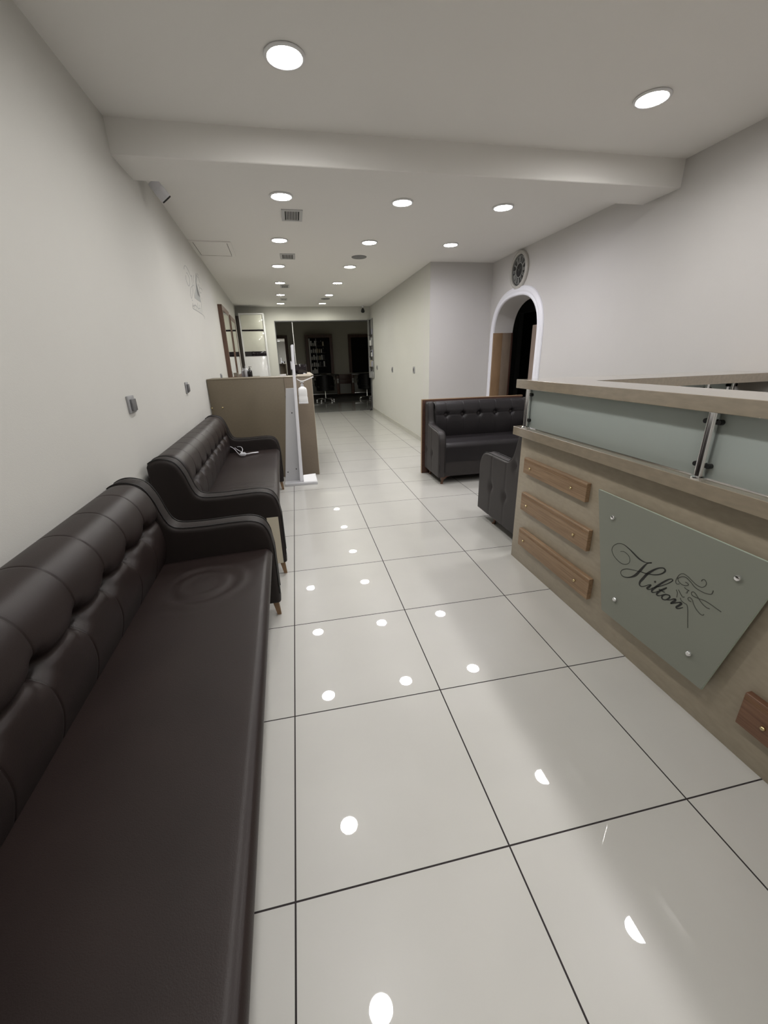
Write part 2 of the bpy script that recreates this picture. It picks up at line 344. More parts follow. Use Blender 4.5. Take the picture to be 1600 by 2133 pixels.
# floor (front of the shop, waiting room, corridor); alcove right of the corridor included
bm = bmesh.new(); bx(bm, -1.6, 3.4, -3.6, YG, -0.08, 0.0)
struct(obj('floor', bm, M_floor))
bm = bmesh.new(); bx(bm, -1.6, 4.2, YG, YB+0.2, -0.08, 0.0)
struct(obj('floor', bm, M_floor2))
box('trim_1', -0.24, 2.10, YG-0.012, YG+0.012, 0.0, 0.004, M_greyd); struct(bpy.data.objects['trim_1'])
# ceilings
bm = bmesh.new(); bx(bm, -1.6, 3.35, -3.6, 2.40, ZF, ZF+0.1)
struct(obj('ceiling', bm, M_ceil))
bm = bmesh.new()
prism(bm, [(-1.6, 2.75), (3.35, 2.75), (3.35, 5.6), (2.4, 5.6), (2.4, YG+.1), (-1.6, YG+.1)], ZC, ZC+0.1)
struct(obj('ceiling', bm, M_ceil))
# down-stand beam
bm = bmesh.new(); bx(bm, -1.0, 3.1, 2.40, 2.75, 2.405, ZF+0.1)
bmesh.ops.bevel(bm, geom=bm.edges[:], offset=0.004, segments=1, affect='EDGES')
struct(obj('trim_2', bm, M_ceil))
# left wall: two straight runs
LW = [(-0.745, -3.6), (-0.76, 3.0), (-1.10, 10.42)]
def lwx(y):
    for (x0, y0), (x1, y1) in zip(LW, LW[1:]):
        if y <= y1: return x0 + (x1-x0)*(y-y0)/(y1-y0)
    return LW[-1][0]
bm = bmesh.new()
prism(bm, LW + [(-1.35, 10.42), (-1.35, -3.6)], 0, 2.75)
struct(obj('wall_left', bm, M_wall))
# wall behind the camera
bm = bmesh.new(); bx(bm, -1.4, 3.4, -3.8, -3.6, 0, 2.75); struct(obj('wall_front', bm, M_wall))

# right wall with the arched doorway
XR, XR2 = 2.985, 3.265
def arch_z(y, y0, y1, zs, zt, e=2.6):
    c = (y0+y1)/2; h = (y1-y0)/2
    t = min(1.0, abs(y-c)/h)
    return zs + (zt-zs)*(1-t**e)**(1/e)
AY0, AY1, AZS, AZT = 4.10, 5.255, 1.50, 2.0
def arch_path(y0, y1, zs, zt, n=40, e=2.6):
    pts = [(y0, 0.0), (y0, zs*0.5), (y0, zs)]
    c = (y0+y1)/2; h = (y1-y0)/2
    for i in range(1, n):
        a = PI - PI*i/n
        cx, sx = math.cos(a), math.sin(a)
        pts.append((c + h*math.copysign(abs(cx)**(2/e), cx), zs + (zt-zs)*abs(sx)**(2/e)))
    pts += [(y1, zs), (y1, zs*0.5), (y1, 0.0)]
    return pts
bm = bmesh.new()
bx(bm, XR, XR2, -3.6, AY0, 0, 2.75)
bx(bm, XR, XR2, AY1, 5.70, 0, 2.75)
ap = arch_path(AY0, AY1, AZS, AZT)[2:-2]
top = 2.75
for (ya, za), (yb, zb) in zip(ap, ap[1:]):
    for x in (XR, XR2):
        bm.faces.new([bm.verts.new(p) for p in ((x, ya, za), (x, yb, zb), (x, yb, top), (x, ya, top))])
    bm.faces.new([bm.verts.new(p) for p in ((XR, ya, za), (XR2, ya, za), (XR2, yb, zb), (XR, yb, zb))])
bmesh.ops.remove_doubles(bm, verts=bm.verts, dist=1e-5)
struct(obj('wall_right', bm, M_wallr))
# moulded white architrave round the arch (swept profile)
prof = [(0.0, 0.0), (0.0, 0.022), (0.014, 0.030), (0.026, 0.026), (0.032, 0.020), (0.044, 0.020), (0.052, 0.028),
        (0.066, 0.032), (0.078, 0.026), (0.084, 0.018), (0.094, 0.018), (0.102, 0.012), (0.106, 0.0)]
ip = arch_path(AY0, AY1, AZS, AZT, 60)
bm = bmesh.new(); rows = []
for i, (y, z) in enumerate(ip):
    q0, q1 = ip[max(i-1, 0)], ip[min(i+1, len(ip)-1)]
    t = Vector((q1[0]-q0[0], q1[1]-q0[1])).normalized(); n = Vector((-t.y, t.x))
    rows.append([bm.verts.new((XR-0.001-hh, y+n.x*a, z+n.y*a)) for a, hh in prof])
for ra, rb in zip(rows, rows[1:]):
    for k in range(len(prof)-1): bm.faces.new((ra[k], rb[k], rb[k+1], ra[k+1]))
struct(obj('trim_3', bm, M_trimw, smooth=True))
# alcove end wall and corridor right wall (with the recessed product niche)
bm = bmesh.new(); bx(bm, 2.0695, 2.99, 5.42, 5.70, 0, 2.75); struct(obj('wall_alcove', bm, M_wallr))
NY0, NY1, NZ0, NZ1 = 10.04, 10.42, 0.83, 2.22
bm = bmesh.new()
def cx_(y): return 2.068 + (2.10-2.068)*(y-5.42)/5.0
prism(bm, [(cx_(5.42), 5.4205), (cx_(NY0), NY0), (2.45, NY0), (2.45, 5.4205)], 0, 2.75)
prism(bm, [(cx_(NY0), NY0), (cx_(YG), YG), (2.45, YG), (2.45, NY0)], 0, NZ0)
prism(bm, [(cx_(NY0), NY0), (cx_(YG), YG), (2.45, YG), (2.45, NY0)], NZ1, 2.75)
struct(obj('wall_corridor', bm, M_wallg))
bm = bmesh.new()
prism(bm, [(cx_(5.425)-.012, 5.425), (cx_(10.40)-.012, 10.40), (cx_(10.40), 10.40), (cx_(5.425), 5.425)], 0.0, 0.075)
struct(obj('baseboard_right', bm, M_skirt))
for k in range(1, 11):      # joints in the tile skirting
    pass
# far wall: header and left pier round the wide opening into the unlit salon
bm = bmesh.new()
bx(bm, -1.35, -0.245, YG, YG+0.14, 0, 2.75); bx(bm, -0.245, 2.10, YG, YG+0.14, 2.205, 2.75)
bx(bm, 2.10, 4.2, YG, YG+0.14, 0, 2.75)
struct(obj('wall_far', bm, M_wallg))
bm = bmesh.new()
bx(bm, -0.245, -0.232, YG-.004, YG+0.145, 0, 2.205); bx(bm, -0.245, 2.10, YG-.004, YG+0.145, 2.185, 2.205); bx(bm, 2.085, 2.099, YG-.004, YG+0.145, 0, 2.185)
struct(obj('trim_4', bm, M_greyd))
bm = bmesh.new(); bx(bm, 0.168, 0.182, YG+0.03, YG+0.06, 0.0, 2.185); struct(obj('trim_5', bm, M_white))
# unlit salon
bm = bmesh.new(); bx(bm, -1.5, 4.2, YB, YB+0.15, 0, 2.75); struct(obj('wall_salon', bm, M_salonw))
bm = bmesh.new(); bx(bm, -1.5, -1.35, YG+.14, YB, 0, 2.75); struct(obj('wall_salon', bm, M_salonw))
bm = bmesh.new(); bx(bm, 4.0, 4.2, YG+.14, YB, 0, 2.75); struct(obj('wall_salon', bm, M_salonw))
bm = bmesh.new(); bx(bm, -1.5, 4.2, YG+.1, YB+.15, ZC, ZC+.1); struct(obj('ceiling', bm, M_salonw))
bm = bmesh.new(); bx(bm, -1.35, 4.0, YB-0.02, YB, 0, 0.14); struct(obj('baseboard_salon', bm, mat('taupe_plinth', (0.05, 0.042, 0.03), 0.6)))
# unlit side room behind the arch
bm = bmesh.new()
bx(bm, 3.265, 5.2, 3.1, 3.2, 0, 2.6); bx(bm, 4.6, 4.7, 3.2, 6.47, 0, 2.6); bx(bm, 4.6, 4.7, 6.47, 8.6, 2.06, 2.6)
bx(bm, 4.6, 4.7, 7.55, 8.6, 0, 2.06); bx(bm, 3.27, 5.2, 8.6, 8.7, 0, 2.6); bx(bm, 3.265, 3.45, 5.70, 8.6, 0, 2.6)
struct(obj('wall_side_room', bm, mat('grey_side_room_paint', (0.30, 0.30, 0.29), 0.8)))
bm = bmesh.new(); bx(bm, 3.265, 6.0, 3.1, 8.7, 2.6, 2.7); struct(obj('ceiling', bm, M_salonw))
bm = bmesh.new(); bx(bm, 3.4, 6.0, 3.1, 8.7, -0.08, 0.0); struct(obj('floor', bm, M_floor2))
bm = bmesh.new(); bx(bm, 4.705, 4.745, 6.42, 7.6, 0.0, 2.1); struct(obj('dark_doorway_1', bm, M_dark))  # black sheet closing the doorway, stands for the darkness beyond

# ================================================================== DOWNLIGHTS
def make_light(c, label, cool):
    z = ZF if c[1] < 2.4 else ZC
    t = thing('ceiling_light', label, 'ceiling light', (c[0], c[1], z), 0, 'round ceiling downlights')
    bm = bmesh.new()
    pr = [(0.074, 0.0), (0.088, 0.0), (0.092, -0.004), (0.090, -0.009), (0.080, -0.012), (0.074, -0.008)]
    seg = 40; rings = [[bm.verts.new((r*math.cos(2*PI*i/seg), r*math.sin(2*PI*i/seg), h)) for i in range(seg)] for r, h in pr]
    for k in range(len(pr)):
        a, b = rings[k], rings[(k+1) % len(pr)]
        for i in range(seg):
            j = (i+1) % seg; bm.faces.new((a[i], a[j], b[j], b[i]))
    obj('frame', bm, M_white, t, smooth=True)
    em = mat('diffuser_'+cool[0], (0.9, 0.9, 0.9), 0.5, emis=cool[1], estr=LAMP_POWER)
    bm = bmesh.new(); lathe(bm, [(0.074, -0.0035), (0.074, -0.0075)], 32)
    obj('diffuser', bm, em, t)
    ld = bpy.data.lights.new('downlight_beam', 'AREA'); ld.shape = 'DISK'; ld.size = 0.148
    ld.energy = LAMP_WATT; ld.color = cool[1]; ld.spread = LAMP_SPREAD
    lo = bpy.data.objects.new('lamp', ld); COL.objects.link(lo); lo.parent = t; lo.location = (0, 0, -0.0080)
    return t
WARM = ('warm', (1.0, 0.99, 0.86)); NEUT = ('neutral', (1.0, 0.985, 0.955)); COOL = ('cool', (0.97, 0.95, 1.0))
ordn = ['first', 'second', 'third', 'fourth', 'fifth', 'sixth', 'seventh']
lefts = [(0.155, 3.24, NEUT), (0.10, 4.51, NEUT), (0.045, 5.81, COOL), (0.03, 7.12, WARM), (0.0, 8.45, NEUT), (-0.04, 9.78, WARM)]
rights = [(1.13, 3.26, NEUT), (1.07, 4.51, COOL), (1.015, 5.79, WARM), (0.97, 7.09, WARM), (0.94, 8.47, NEUT), (0.89, 9.78, WARM)]
extra = [(2.035, 3.27, COOL), (2.02, 4.52, COOL)]
for i, (x, y, c) in enumerate(lefts):
    make_light((x, y), 'round ceiling light, %s past the beam in the left row' % ordn[i], c)
for i, (x, y, c) in enumerate(rights):
    make_light((x, y), 'round ceiling light, %s past the beam in the middle row' % ordn[i], c)
for i, (x, y, c) in enumerate(extra):
    make_light((x, y), 'round ceiling light %s, in the short right row' % ['just past the beam on the right', 'nearest the wall clock'][i], c)
make_light((0.217, 1.765), 'large round ceiling light in front of the beam, left one', NEUT)
make_light((2.135, 1.79), 'large round ceiling light in front of the beam, right one', NEUT)
make_light((0.28, 0.63), 'round ceiling light above the near sofa, seen mirrored in the floor', NEUT)
make_light((2.15, 0.62), 'round ceiling light above the reception desk, seen mirrored in the floor', COOL)
make_light((0.30, -0.55), 'round ceiling light behind the viewer, left one', NEUT)
make_light((2.15, -0.55), 'round ceiling light behind the viewer, right one', NEUT)
make_light((0.30, -1.75), 'added unseen round ceiling light farthest behind the viewer, left one', NEUT)  # unseen pair added to brighten the ceiling near the viewer
make_light((2.15, -1.75), 'added unseen round ceiling light farthest behind the viewer, right one', NEUT)

# ceiling vents, speakers, hatch
def make_vent(x0, x1, y0, y1, label):
    t = thing('ceiling_vent', label, 'air vent', ((x0+x1)/2, (y0+y1)/2, ZC), 0, 'air vents beside the left row of lights')
    a, b = (x1-x0)/2, (y1-y0)/2; f = 0.028
    bm = bmesh.new()
    bx(bm, -a, a, -b, -b+f, -0.008, 0); bx(bm, -a, a, b-f, b, -0.008, 0)
    bx(bm, -a, -a+f, -b+f, b-f, -0.008, 0); bx(bm, a-f, a, -b+f, b-f, -0.008, 0)
    obj('frame', bm, M_vent, t)
    bm = bmesh.new(); bx(bm, -a+f, a-f, -b+f, b-f, -0.0015, -0.0005); obj('backing', bm, M_dark, t)
    bm = bmesh.new(); n = 9
    for i in range(1, n):
        x = -a+f + (2*a-2*f)*i/n; bx(bm, x-0.0032, x+0.0032, -b+f, b-f, -0.007, -0.0016)
    obj('slats', bm, M_vent, t)
make_vent(0.145, 0.325, 3.545, 3.845, 'slatted ceiling vent nearest the beam, between first and second left lights')
make_vent(0.085, 0.265, 5.115, 5.395, 'second slatted ceiling vent, between second and third left lights')
make_vent(0.025, 0.175, 7.32, 7.63, 'third ceiling vent, just past the fourth left light')
make_vent(-0.02, 0.115, 9.0, 9.26, 'farthest ceiling vent, just before the last left light')
def speaker(x, y, label):
    t = thing('ceiling_speaker', label, 'speaker', (x, y, ZC), 0, 'flat round ceiling speakers')
    bm = bmesh.new(); lathe(bm, [(0.095, 0), (0.095, -0.006), (0.085, -0.010)], 32); obj('grille', bm, mat('speaker_grille', (0.2, 0.2, 0.2), 0.6, bump=0.3, bscale=900), t)
    bm = bmesh.new(); lathe(bm, [(0.012, -0.0101), (0.010, -0.014)], 16); obj('badge', bm, M_grey, t)
speaker(1.06, 5.22, 'flat grey round ceiling speaker between two middle-row lights')
speaker(0.91, 9.05, 'flat grey round ceiling speaker far down the corridor')
t = thing('access_hatch', 'square white access hatch in the ceiling by the left wall', 'ceiling hatch', (-0.64, 4.96, ZC), math.radians(2.3))
bm = bmesh.new()
for a in ((-.215, .215, -.34, -.30), (-.215, .215, .30, .34), (-.215, -.175, -.30, .30), (.175, .215, -.30, .30)):
    bx(bm, a[0], a[1], a[2], a[3], -0.010, 0)
obj('frame', bm, M_ceil, t)
bm = bmesh.new(); bx(bm, -.168, .168, -.293, .293, -0.007, 0); obj('door_panel', bm, M_ceil, t)
bm = bmesh.new(); bx(bm, -.1745, .1745, -.2995, .2995, -0.002, 0); obj('shadow_gap', bm, M_dark, t)

# ================================================================== RECEPTION COUNTER
cnt = thing('reception_counter', 'greige L-shaped reception desk with raised glass-fronted top, oak strips and frosted sign', 'reception desk', (1.49, 0.5, 0))
ox, oy = 1.49, 0.5
def cb(name, x0, x1, y0, y1, z0, z1, m, bev=0.0, parent=cnt):
    return box(name, x0-ox, x1-ox, y0-oy, y1-oy, z0, z1, m, parent, bev)
cb('body', 1.49, 1.53, -1.2, 1.67, 0.0, 0.842, M_lam, 0.0015)
cb('return_body', 1.53, 2.975, 1.63, 1.67, 0.0, 0.842, M_lam, 0.0015)
# lower slab (L)
bm = bmesh.new()
prism(bm, [(1.435-ox, -1.2-oy), (1.76-ox, -1.2-oy), (1.76-ox, 1.34-oy), (2.975-ox, 1.34-oy), (2.975-ox, 1.69-oy), (1.435-ox, 1.69-oy)], 0.842, 0.893)
bmesh.ops.bevel(bm, geom=bm.edges[:], offset=0.0015, segments=1, affect='EDGES')
obj('lower_slab', bm, M_lam_slab, cnt)
bm = bmesh.new()
prism(bm, [(1.425-ox, -1.2-oy), (1.675-ox, -1.2-oy), (1.675-ox, 1.31-oy), (2.975-ox, 1.37-oy), (2.975-ox, 1.68-oy), (1.425-ox, 1.68-oy)], 1.122, 1.172)
bmesh.ops.bevel(bm, geom=bm.edges[:], offset=0.0015, segments=1, affect='EDGES')
obj('upper_slab', bm, M_lam_slab, cnt)
# glass panels of the riser
XG = 1.488
def gpane(x0, x1, y0, y1):
    o = cb('glass_panel', x0, x1, y0, y1, 0.897, 1.121, M_frost, 0.001)
gpane(XG-0.004, XG+0.004, 0.455, 1.598); gpane(XG-0.004, XG+0.004, -0.642, 0.449); gpane(XG-0.004, XG+0.004, -1.19, -0.648)
gpane(1.56, 2.28, 1.636, 1.644); gpane(2.33, 2.93, 1.636, 1.644)
def post(x, y, ax='y'):
    bm = bmesh.new()
    lathe(bm, [(0.024, 0.893), (0.024, 0.899), (0.0165, 0.903), (0.0165, 1.117), (0.020, 1.119), (0.020, 1.122)], 28, (x-ox, y-oy, 0))
    p = obj('post', bm, M_chrome, cnt, auto=40)
    for dz in (0.94, 1.087):
        for s in (-1, 1):
            bm = bmesh.new()
            if ax == 'y':
                lathe(bm, [(0.008, -0.004), (0.009, 0.0), (0.009, 0.012), (0.006, 0.014)], 14, (x-ox, y-oy+s*0.024, dz), 'x')
                bx(bm, x-ox-0.003, x-ox+0.003, min(0, s*0.026)+y-oy, max(0, s*0.026)+y-oy, dz-0.004, dz+0.004)
            else:
                lathe(bm, [(0.010, -0.006), (0.011, 0.0), (0.011, 0.012), (0.007, 0.015)], 14, (x-ox+s*0.028, y-oy, dz), 'y')
                bx(bm, min(0, s*0.026)+x-ox, max(0, s*0.026)+x-ox, y-oy-0.003, y-oy+0.003, dz-0.004, dz+0.004)
            obj('glass_clip', bm, M_black, p)
post(1.47, 0.452); post(1.47, 1.605); post(1.47, -0.645); post(2.305, 1.62, 'x'); post(2.95, 1.62, 'x'); post(2.55, 1.45, 'x')
# oak strips with two studs each
def strip(y0, y1, z0, z1, m, studs, slant=0.012, flip=False):
    bm = bmesh.new()
    x0, x1 = 1.466-ox, 1.4898-ox
    s = slant if not flip else -slant
    pts = [(y0+s*0.8, z0), (y1-0.002, z0), (y1, z1), (y0, z1)]
    pts = [(y0-oy, z0), (y1-oy, z0), (y1-oy, z1), (y0-oy, z1)]
    extr(bm, [(x0, a, b) for a, b in pts], (x1-x0, 0, 0))
    bmesh.ops.bevel(bm, geom=bm.edges[:], offset=0.0015, segments=1, affect='EDGES')
    # two fine grooves near the upper edge
    o = obj('oak_strip', bm, m, cnt)
    bm = bmesh.new()
    for k in (0.012, 0.020):
        bx(bm, x0-0.0012, x0+0.001, y0-oy+.001, y1-oy-.001, z1-k-0.0016, z1-k)
    obj('groove', bm, M_oakedge, o)
    for sy_, sz_ in studs:
        bm = bmesh.new(); lathe(bm, [(0.0075, 0.0), (0.0075, -0.004), (0.005, -0.008), (0.001, -0.009)], 16, (x0, sy_-oy, sz_), 'x')
        obj('stud', bm, M_brass, o, smooth=True)
strip(0.990, 1.578, 0.620, 0.716, M_oak, [(1.503, .661), (1.106, .661)])
strip(0.928, 1.570, 0.380, 0.494, M_oak, [(1.499, .423), (1.035, .427)])
strip(0.868, 1.557, 0.138, 0.254, M_oak, [(1.494, .186), (0.974, .190)])
strip(-0.60, 0.108, 0.138, 0.266, M_oakdark, [(0.032, .191), (-.49, .19)], flip=True)
strip(-0.62, 0.030, 0.380, 0.494, M_oakdark, [(-.03, .425), (-.55, .425)], flip=True)
strip(-0.64, -0.03, 0.620, 0.716, M_oakdark, [(-.10, .66), (-.56, .66)], flip=True)
# frosted glass sign plate on four stand-offs
bm = bmesh.new()
sg = [(0.742, 0.165), (0.226, 0.167), (0.106, 0.716), (0.892, 0.720)]
extr(bm, [(1.450-ox, a-oy, b) for a, b in sg], (0.008, 0, 0))
bm.faces.ensure_lookup_table()
for f in bm.faces: f.normal_update()
for f in bm.faces:
    f.material_index = 0 if abs(f.normal.x) > 0.9 else 1
plate = obj('sign_plate', bm, [M_frostsign, M_edge], cnt)
plate['label'] = 'frosted green-grey glass plate with black script lettering'
for a, b in ((0.773, .625), (0.674, .265), (0.220, .628), (0.299, .268)):
    bm = bmesh.new(); lathe(bm, [(0.0085, 0.0398), (0.0085, 0.008)], 18, (1.450-ox, a-oy, b), 'x')
    lathe(bm, [(0.011, 0.0), (0.011, -0.005), (0.008, -0.009), (0.002, -0.010)], 18, (1.450-ox, a-oy, b), 'x')
    obj('stand_off', bm, M_chrome, plate, auto=40)
def to_sign(a, b, h): return (1.4495-ox-h, a-oy, b)
bm = bmesh.new()
for pts, ws in SIGN_LETTERS: ribbon(bm, pts, [v*1.75+0.0004 for v in ws], to_sign)
obj('script_lettering', bm, M_ink, plate)
bm = bmesh.new()
for pts in SIGN_FIGURE: ribbon(bm, pts, [0.0024]*len(pts), to_sign)
obj('line_drawing', bm, M_inkg, plate)

# ================================================================== SOFAS
def lerp_prof(prof, d):
    if d <= prof[0][0]: return prof[0][1]
    for (a, za), (b, zb) in zip(prof, prof[1:]):
        if d <= b: return za + (zb-za)*(d-a)/max(b-a, 1e-9)
    return prof[-1][1]
def arm_mesh(topf, D, zb, th, tufts=(), seams=(), flip=False, zfront=None):
    """arm slab: side outline under the curve topf(d), rounded at its rim, th thick in y (0..th); outer face at y=0"""
    bm = bmesh.new(); nd = 70; nz = 34; r = 0.022
    ds = [D*(0.5-0.5*math.cos(PI*(i/(nd-1))))*0.5 + D*(i/(nd-1))*0.5 for i in range(nd)]
    ds[0], ds[-1] = 0.0, D
    def side(sgn):
        V = []
        for i, d in enumerate(ds):
            zt = topf(d); row = []
            for j in range(nz):
                v = j/(nz-1); v = 0.5*v + 0.5*(0.5-0.5*math.cos(PI*v))
                z = zb + (zt-zb)*v
                # distance to the rim
                dd = min(d, D-d)
                slope = abs(topf(min(D, d+0.01))-topf(max(0, d-0.01)))/0.02
                dz = (zt-z)/math.sqrt(1+slope*slope)
                db = z-zb
                e = min(dd, dz, db+0.012)
                ins = r - math.sqrt(max(0, r*r-(r-e)**2)) if e < r else 0.0
                y = ins
                if sgn < 0:
                    for td, tz in tufts:
                        q = math.hypot(d-td, (z-tz)*0.8)
                        y += 0.020*math.exp(-(q/0.028)**2)
                    for sd in seams:
                        y += 0.0045*math.exp(-((d-sd)/0.006)**2)
                    y -= 0.0
                y = min(y, th/2-0.004)
                row.append(bm.verts.new((d, y if sgn < 0 else th-y, z)))
            V.append(row)
        for i in range(nd-1):
            for j in range(nz-1): bm.faces.new((V[i][j], V[i+1][j], V[i+1][j+1], V[i][j+1]))
        return V
    A = side(-1); B = side(1)
    rim_a = [A[i][-1] for i in range(nd)]; rim_b = [B[i][-1] for i in range(nd)]
    for i in range(nd-1): bm.faces.new((rim_a[i], rim_a[i+1], rim_b[i+1], rim_b[i]))
    for k in (0, nd-1):
        for j in range(nz-1): bm.faces.new((A[k][j], A[k][j+1], B[k][j+1], B[k][j]))
    for i in range(nd-1): bm.faces.new((A[i][0], A[i+1][0], B[i+1][0], B[i][0]))
    rim = [(ds[i], topf(ds[i])) for i in range(nd)]
    return bm, rim
def make_sofa(name, label, cat, loc, rz, L, D, P):
    """local x = depth towards the sitter's knees, local y = along the sofa; P = style"""
    t = thing(name, label, cat, loc, rz)
    th = P['arm']; zb = P['zb']
    prof = [(p[0]*D, p[1]) for p in P['profile']]
    fine = catmull([(a, b, 0) for a, b in prof], 10)
    fine = sorted([(v.x, v.y) for v in fine])
    topf = lambda d: lerp_prof(fine, d)
    for k, flip in ((0, False), (1, True)):
        if P.get('skip_arm') == k: continue
        bm, rim = arm_mesh(topf, D, zb, th, P.get('tufts', ()), P.get('seams', ()))
        if flip:
            for v in bm.verts: v.co.y = L - v.co.y
        a = obj('armrest', bm, P['mat_arm'], t, smooth=True)
        bm = bmesh.new()
        for yy in (0.012, th-0.012):
            y = yy if not flip else L-yy
            pts = [(d, y, z+0.0005) for d, z in rim[2:-2]]
            pts.append((D+0.0, y, topf(D)-0.03)); pts.append((D+0.0, y, zb+0.05))
            tube(bm, pts, 0.0028, 6)
        obj('piping', bm, M_pip, a, smooth=True)
    # tufted backrest
    s0, s1 = th-0.004, L-th+0.004
    tf = P['tuft_s']; sp = P['tuft_sp']
    path = catmull([(a, b, 0) for a, b in P['back_path']], 12)
    cum = [0]
    for a, b in zip(path, path[1:]): cum.append(cum[-1]+(b-a).length)
    NT = 76
    def at(tt):
        q = tt*cum[-1]
        for i in range(len(cum)-1):
            if q <= cum[i+1]:
                f = (q-cum[i])/(cum[i+1]-cum[i]+1e-9); return path[i].lerp(path[i+1], f)
        return path[-1]
    zt_ = P['tuft_z']
    PT = [at(k/(NT-1)) for k in range(NT)]
    NN = []
    for k in range(NT):
        tg = (PT[min(k+1, NT-1)]-PT[max(k-1, 0)]).normalized(); NN.append(Vector((tg.y, -tg.x)))
    # arclength of the tuft row
    kt = min(range(NT), key=lambda k: abs(PT[k].y-zt_) + (10 if k > NT*0.6 else 0))
    qt = kt/(NT-1)*cum[-1]
    ss = [s0]
    n = int((s1-s0)/0.0075)
    base = [s0+(s1-s0)*i/n for i in range(n+1)]
    for tc in tf:
        base += [tc-0.0035, tc-0.0018, tc, tc+0.0018, tc+0.0035]
    ss = sorted(set(round(v, 5) for v in base if s0 <= v <= s1))
    up = P['up_amp']; lo = P['lo_amp']; td = P['tuft_depth']
    def fb(i, k):
        s = ss[i]; p = PT[k]; q = k/(NT-1)*cum[-1]
        near = min(tf, key=lambda v: abs(v-s)); ds_ = s-near
        # pillow between seams
        u = min(1.0, abs(ds_)/(sp/2))
        dq = q-qt
        fade = 1.0 - min(1.0, max(0, (q-cum[-1]*0.86)/(cum[-1]*0.14)))
        pil = math.sin(u*PI/2)**0.8
        amp = up if dq > 0 else lo
        h = -amp*(1-pil)*fade*math.exp(-abs(dq)/P['pil_len'])
        # thin stitched seam
        h -= 0.0030*math.exp(-(ds_/0.0022)**2)*fade
        # fold joining the tufts: sags between them
        sag = P['sag']*math.sin(u*PI/2)
        fw = P['fold_w']
        h -= P['fold_d']*math.exp(-((dq+sag*0)/fw)**2)*(0.55+0.45*(1-u))
        # deep tuft
        h -= td*math.exp(-((ds_/P['tuft_r'])**2+(dq/(P['tuft_r']*1.1))**2))
        # creases radiating from the tuft
        if abs(ds_) < 0.07 and abs(dq) < 0.07:
            ang = math.atan2(dq, ds_); rr = math.hypot(ds_, dq)
            h += 0.0016*math.sin(ang*7+near*31)*math.exp(-((rr-0.03)/0.02)**2)
        # pinch at the two ends of the cushion
        e = min(s-s0, s1-s); h -= 0.014*math.exp(-e/0.012)
        return (p.x + NN[k].x*h, s, p.y + NN[k].y*h)
    bm = bmesh.new(); grid(bm, len(ss), NT, fb)
    obj('backrest', bm, P['mat'], t, smooth=True, rn=True)
    # back shell
    bp = P['back_path']
    bm = bmesh.new()
    sh = P['shell']
    extr(bm, [(a, s0, b) for a, b in sh], (0, s1-s0, 0))
    obj('back_panel', bm, P['mat_arm'], t)
    # seat
    sd0, sd1, zr, zf, r = P['seat']
    sb = P['seat_bottom']
    sp_pts = []
    for k in range(30):
        f = k/29; sp_pts.append((sd0+(sd1-r-sd0)*f, zr+(zf-zr)*f + 0.006*math.sin(PI*f)))
    for k in range(1, 13):
        a = PI/2*(1-k/12); sp_pts.append((sd1-r+r*math.cos(a), zf-r+r*math.sin(a)))
    for k in range(1, 9): sp_pts.append((sd1-P.get('rake', 0)*k/8, zf-r-(zf-r-sb)*k/8))
    ns = int((s1-s0)/0.012)
    wr = P.get('wrinkle')
    def fs(i, k):
        s = s0+(s1-s0)*i/ns; d, z = sp_pts[k]
        e = min(s-s0, s1-s); z -= 0.012*math.exp(-e/0.015)
        v = noise.noise(Vector((d*3.1, s*2.2, 4.7)))*0.004
        if k < 34:
            v2 = 0
            if wr:
                v2 = wr(d, s)
            z += v+v2
        return (d, s, z)
    bm = bmesh.new(); grid(bm, ns+1, len(sp_pts), fs)
    obj('seat', bm, P['mat'], t, smooth=True)
    # base rail under the seat
    bm = bmesh.new(); bx(bm, 0.06, sd1-0.012-P.get('rake', 0)*1.3, th*0.6, L-th*0.6, zb+P['rail_lift'], sb+0.012)
    obj('base_rail', bm, P['mat_rail'], t)
    # legs
    for (d, s) in P['legs'](L, D):
        bm = bmesh.new(); P['leg'](bm, d, s, zb, L, D)
        obj('leg', bm, P['mat_leg'], t, smooth=False, auto=40)
    return t
def leg_taper(bm, d, s, zb, L, D):
    k = 1 if d > D/2 else -1
    a = 0.017; b = 0.010; c = 0.016*k
    vs = [(d-a, s-a, zb+.02), (d+a, s-a, zb+.02), (d+a, s+a, zb+.02), (d-a, s+a, zb+.02),
          (d-b+c, s-b, 0), (d+b+c, s-b, 0), (d+b+c, s+b, 0), (d-b+c, s+b, 0)]
    V = [bm.verts.new(v) for v in vs]
    for f in ((0,1,2,3), (7,6,5,4), (0,4,5,1), (1,5,6,2), (2,6,7,3), (3,7,4,0)): bm.faces.new([V[i] for i in f])
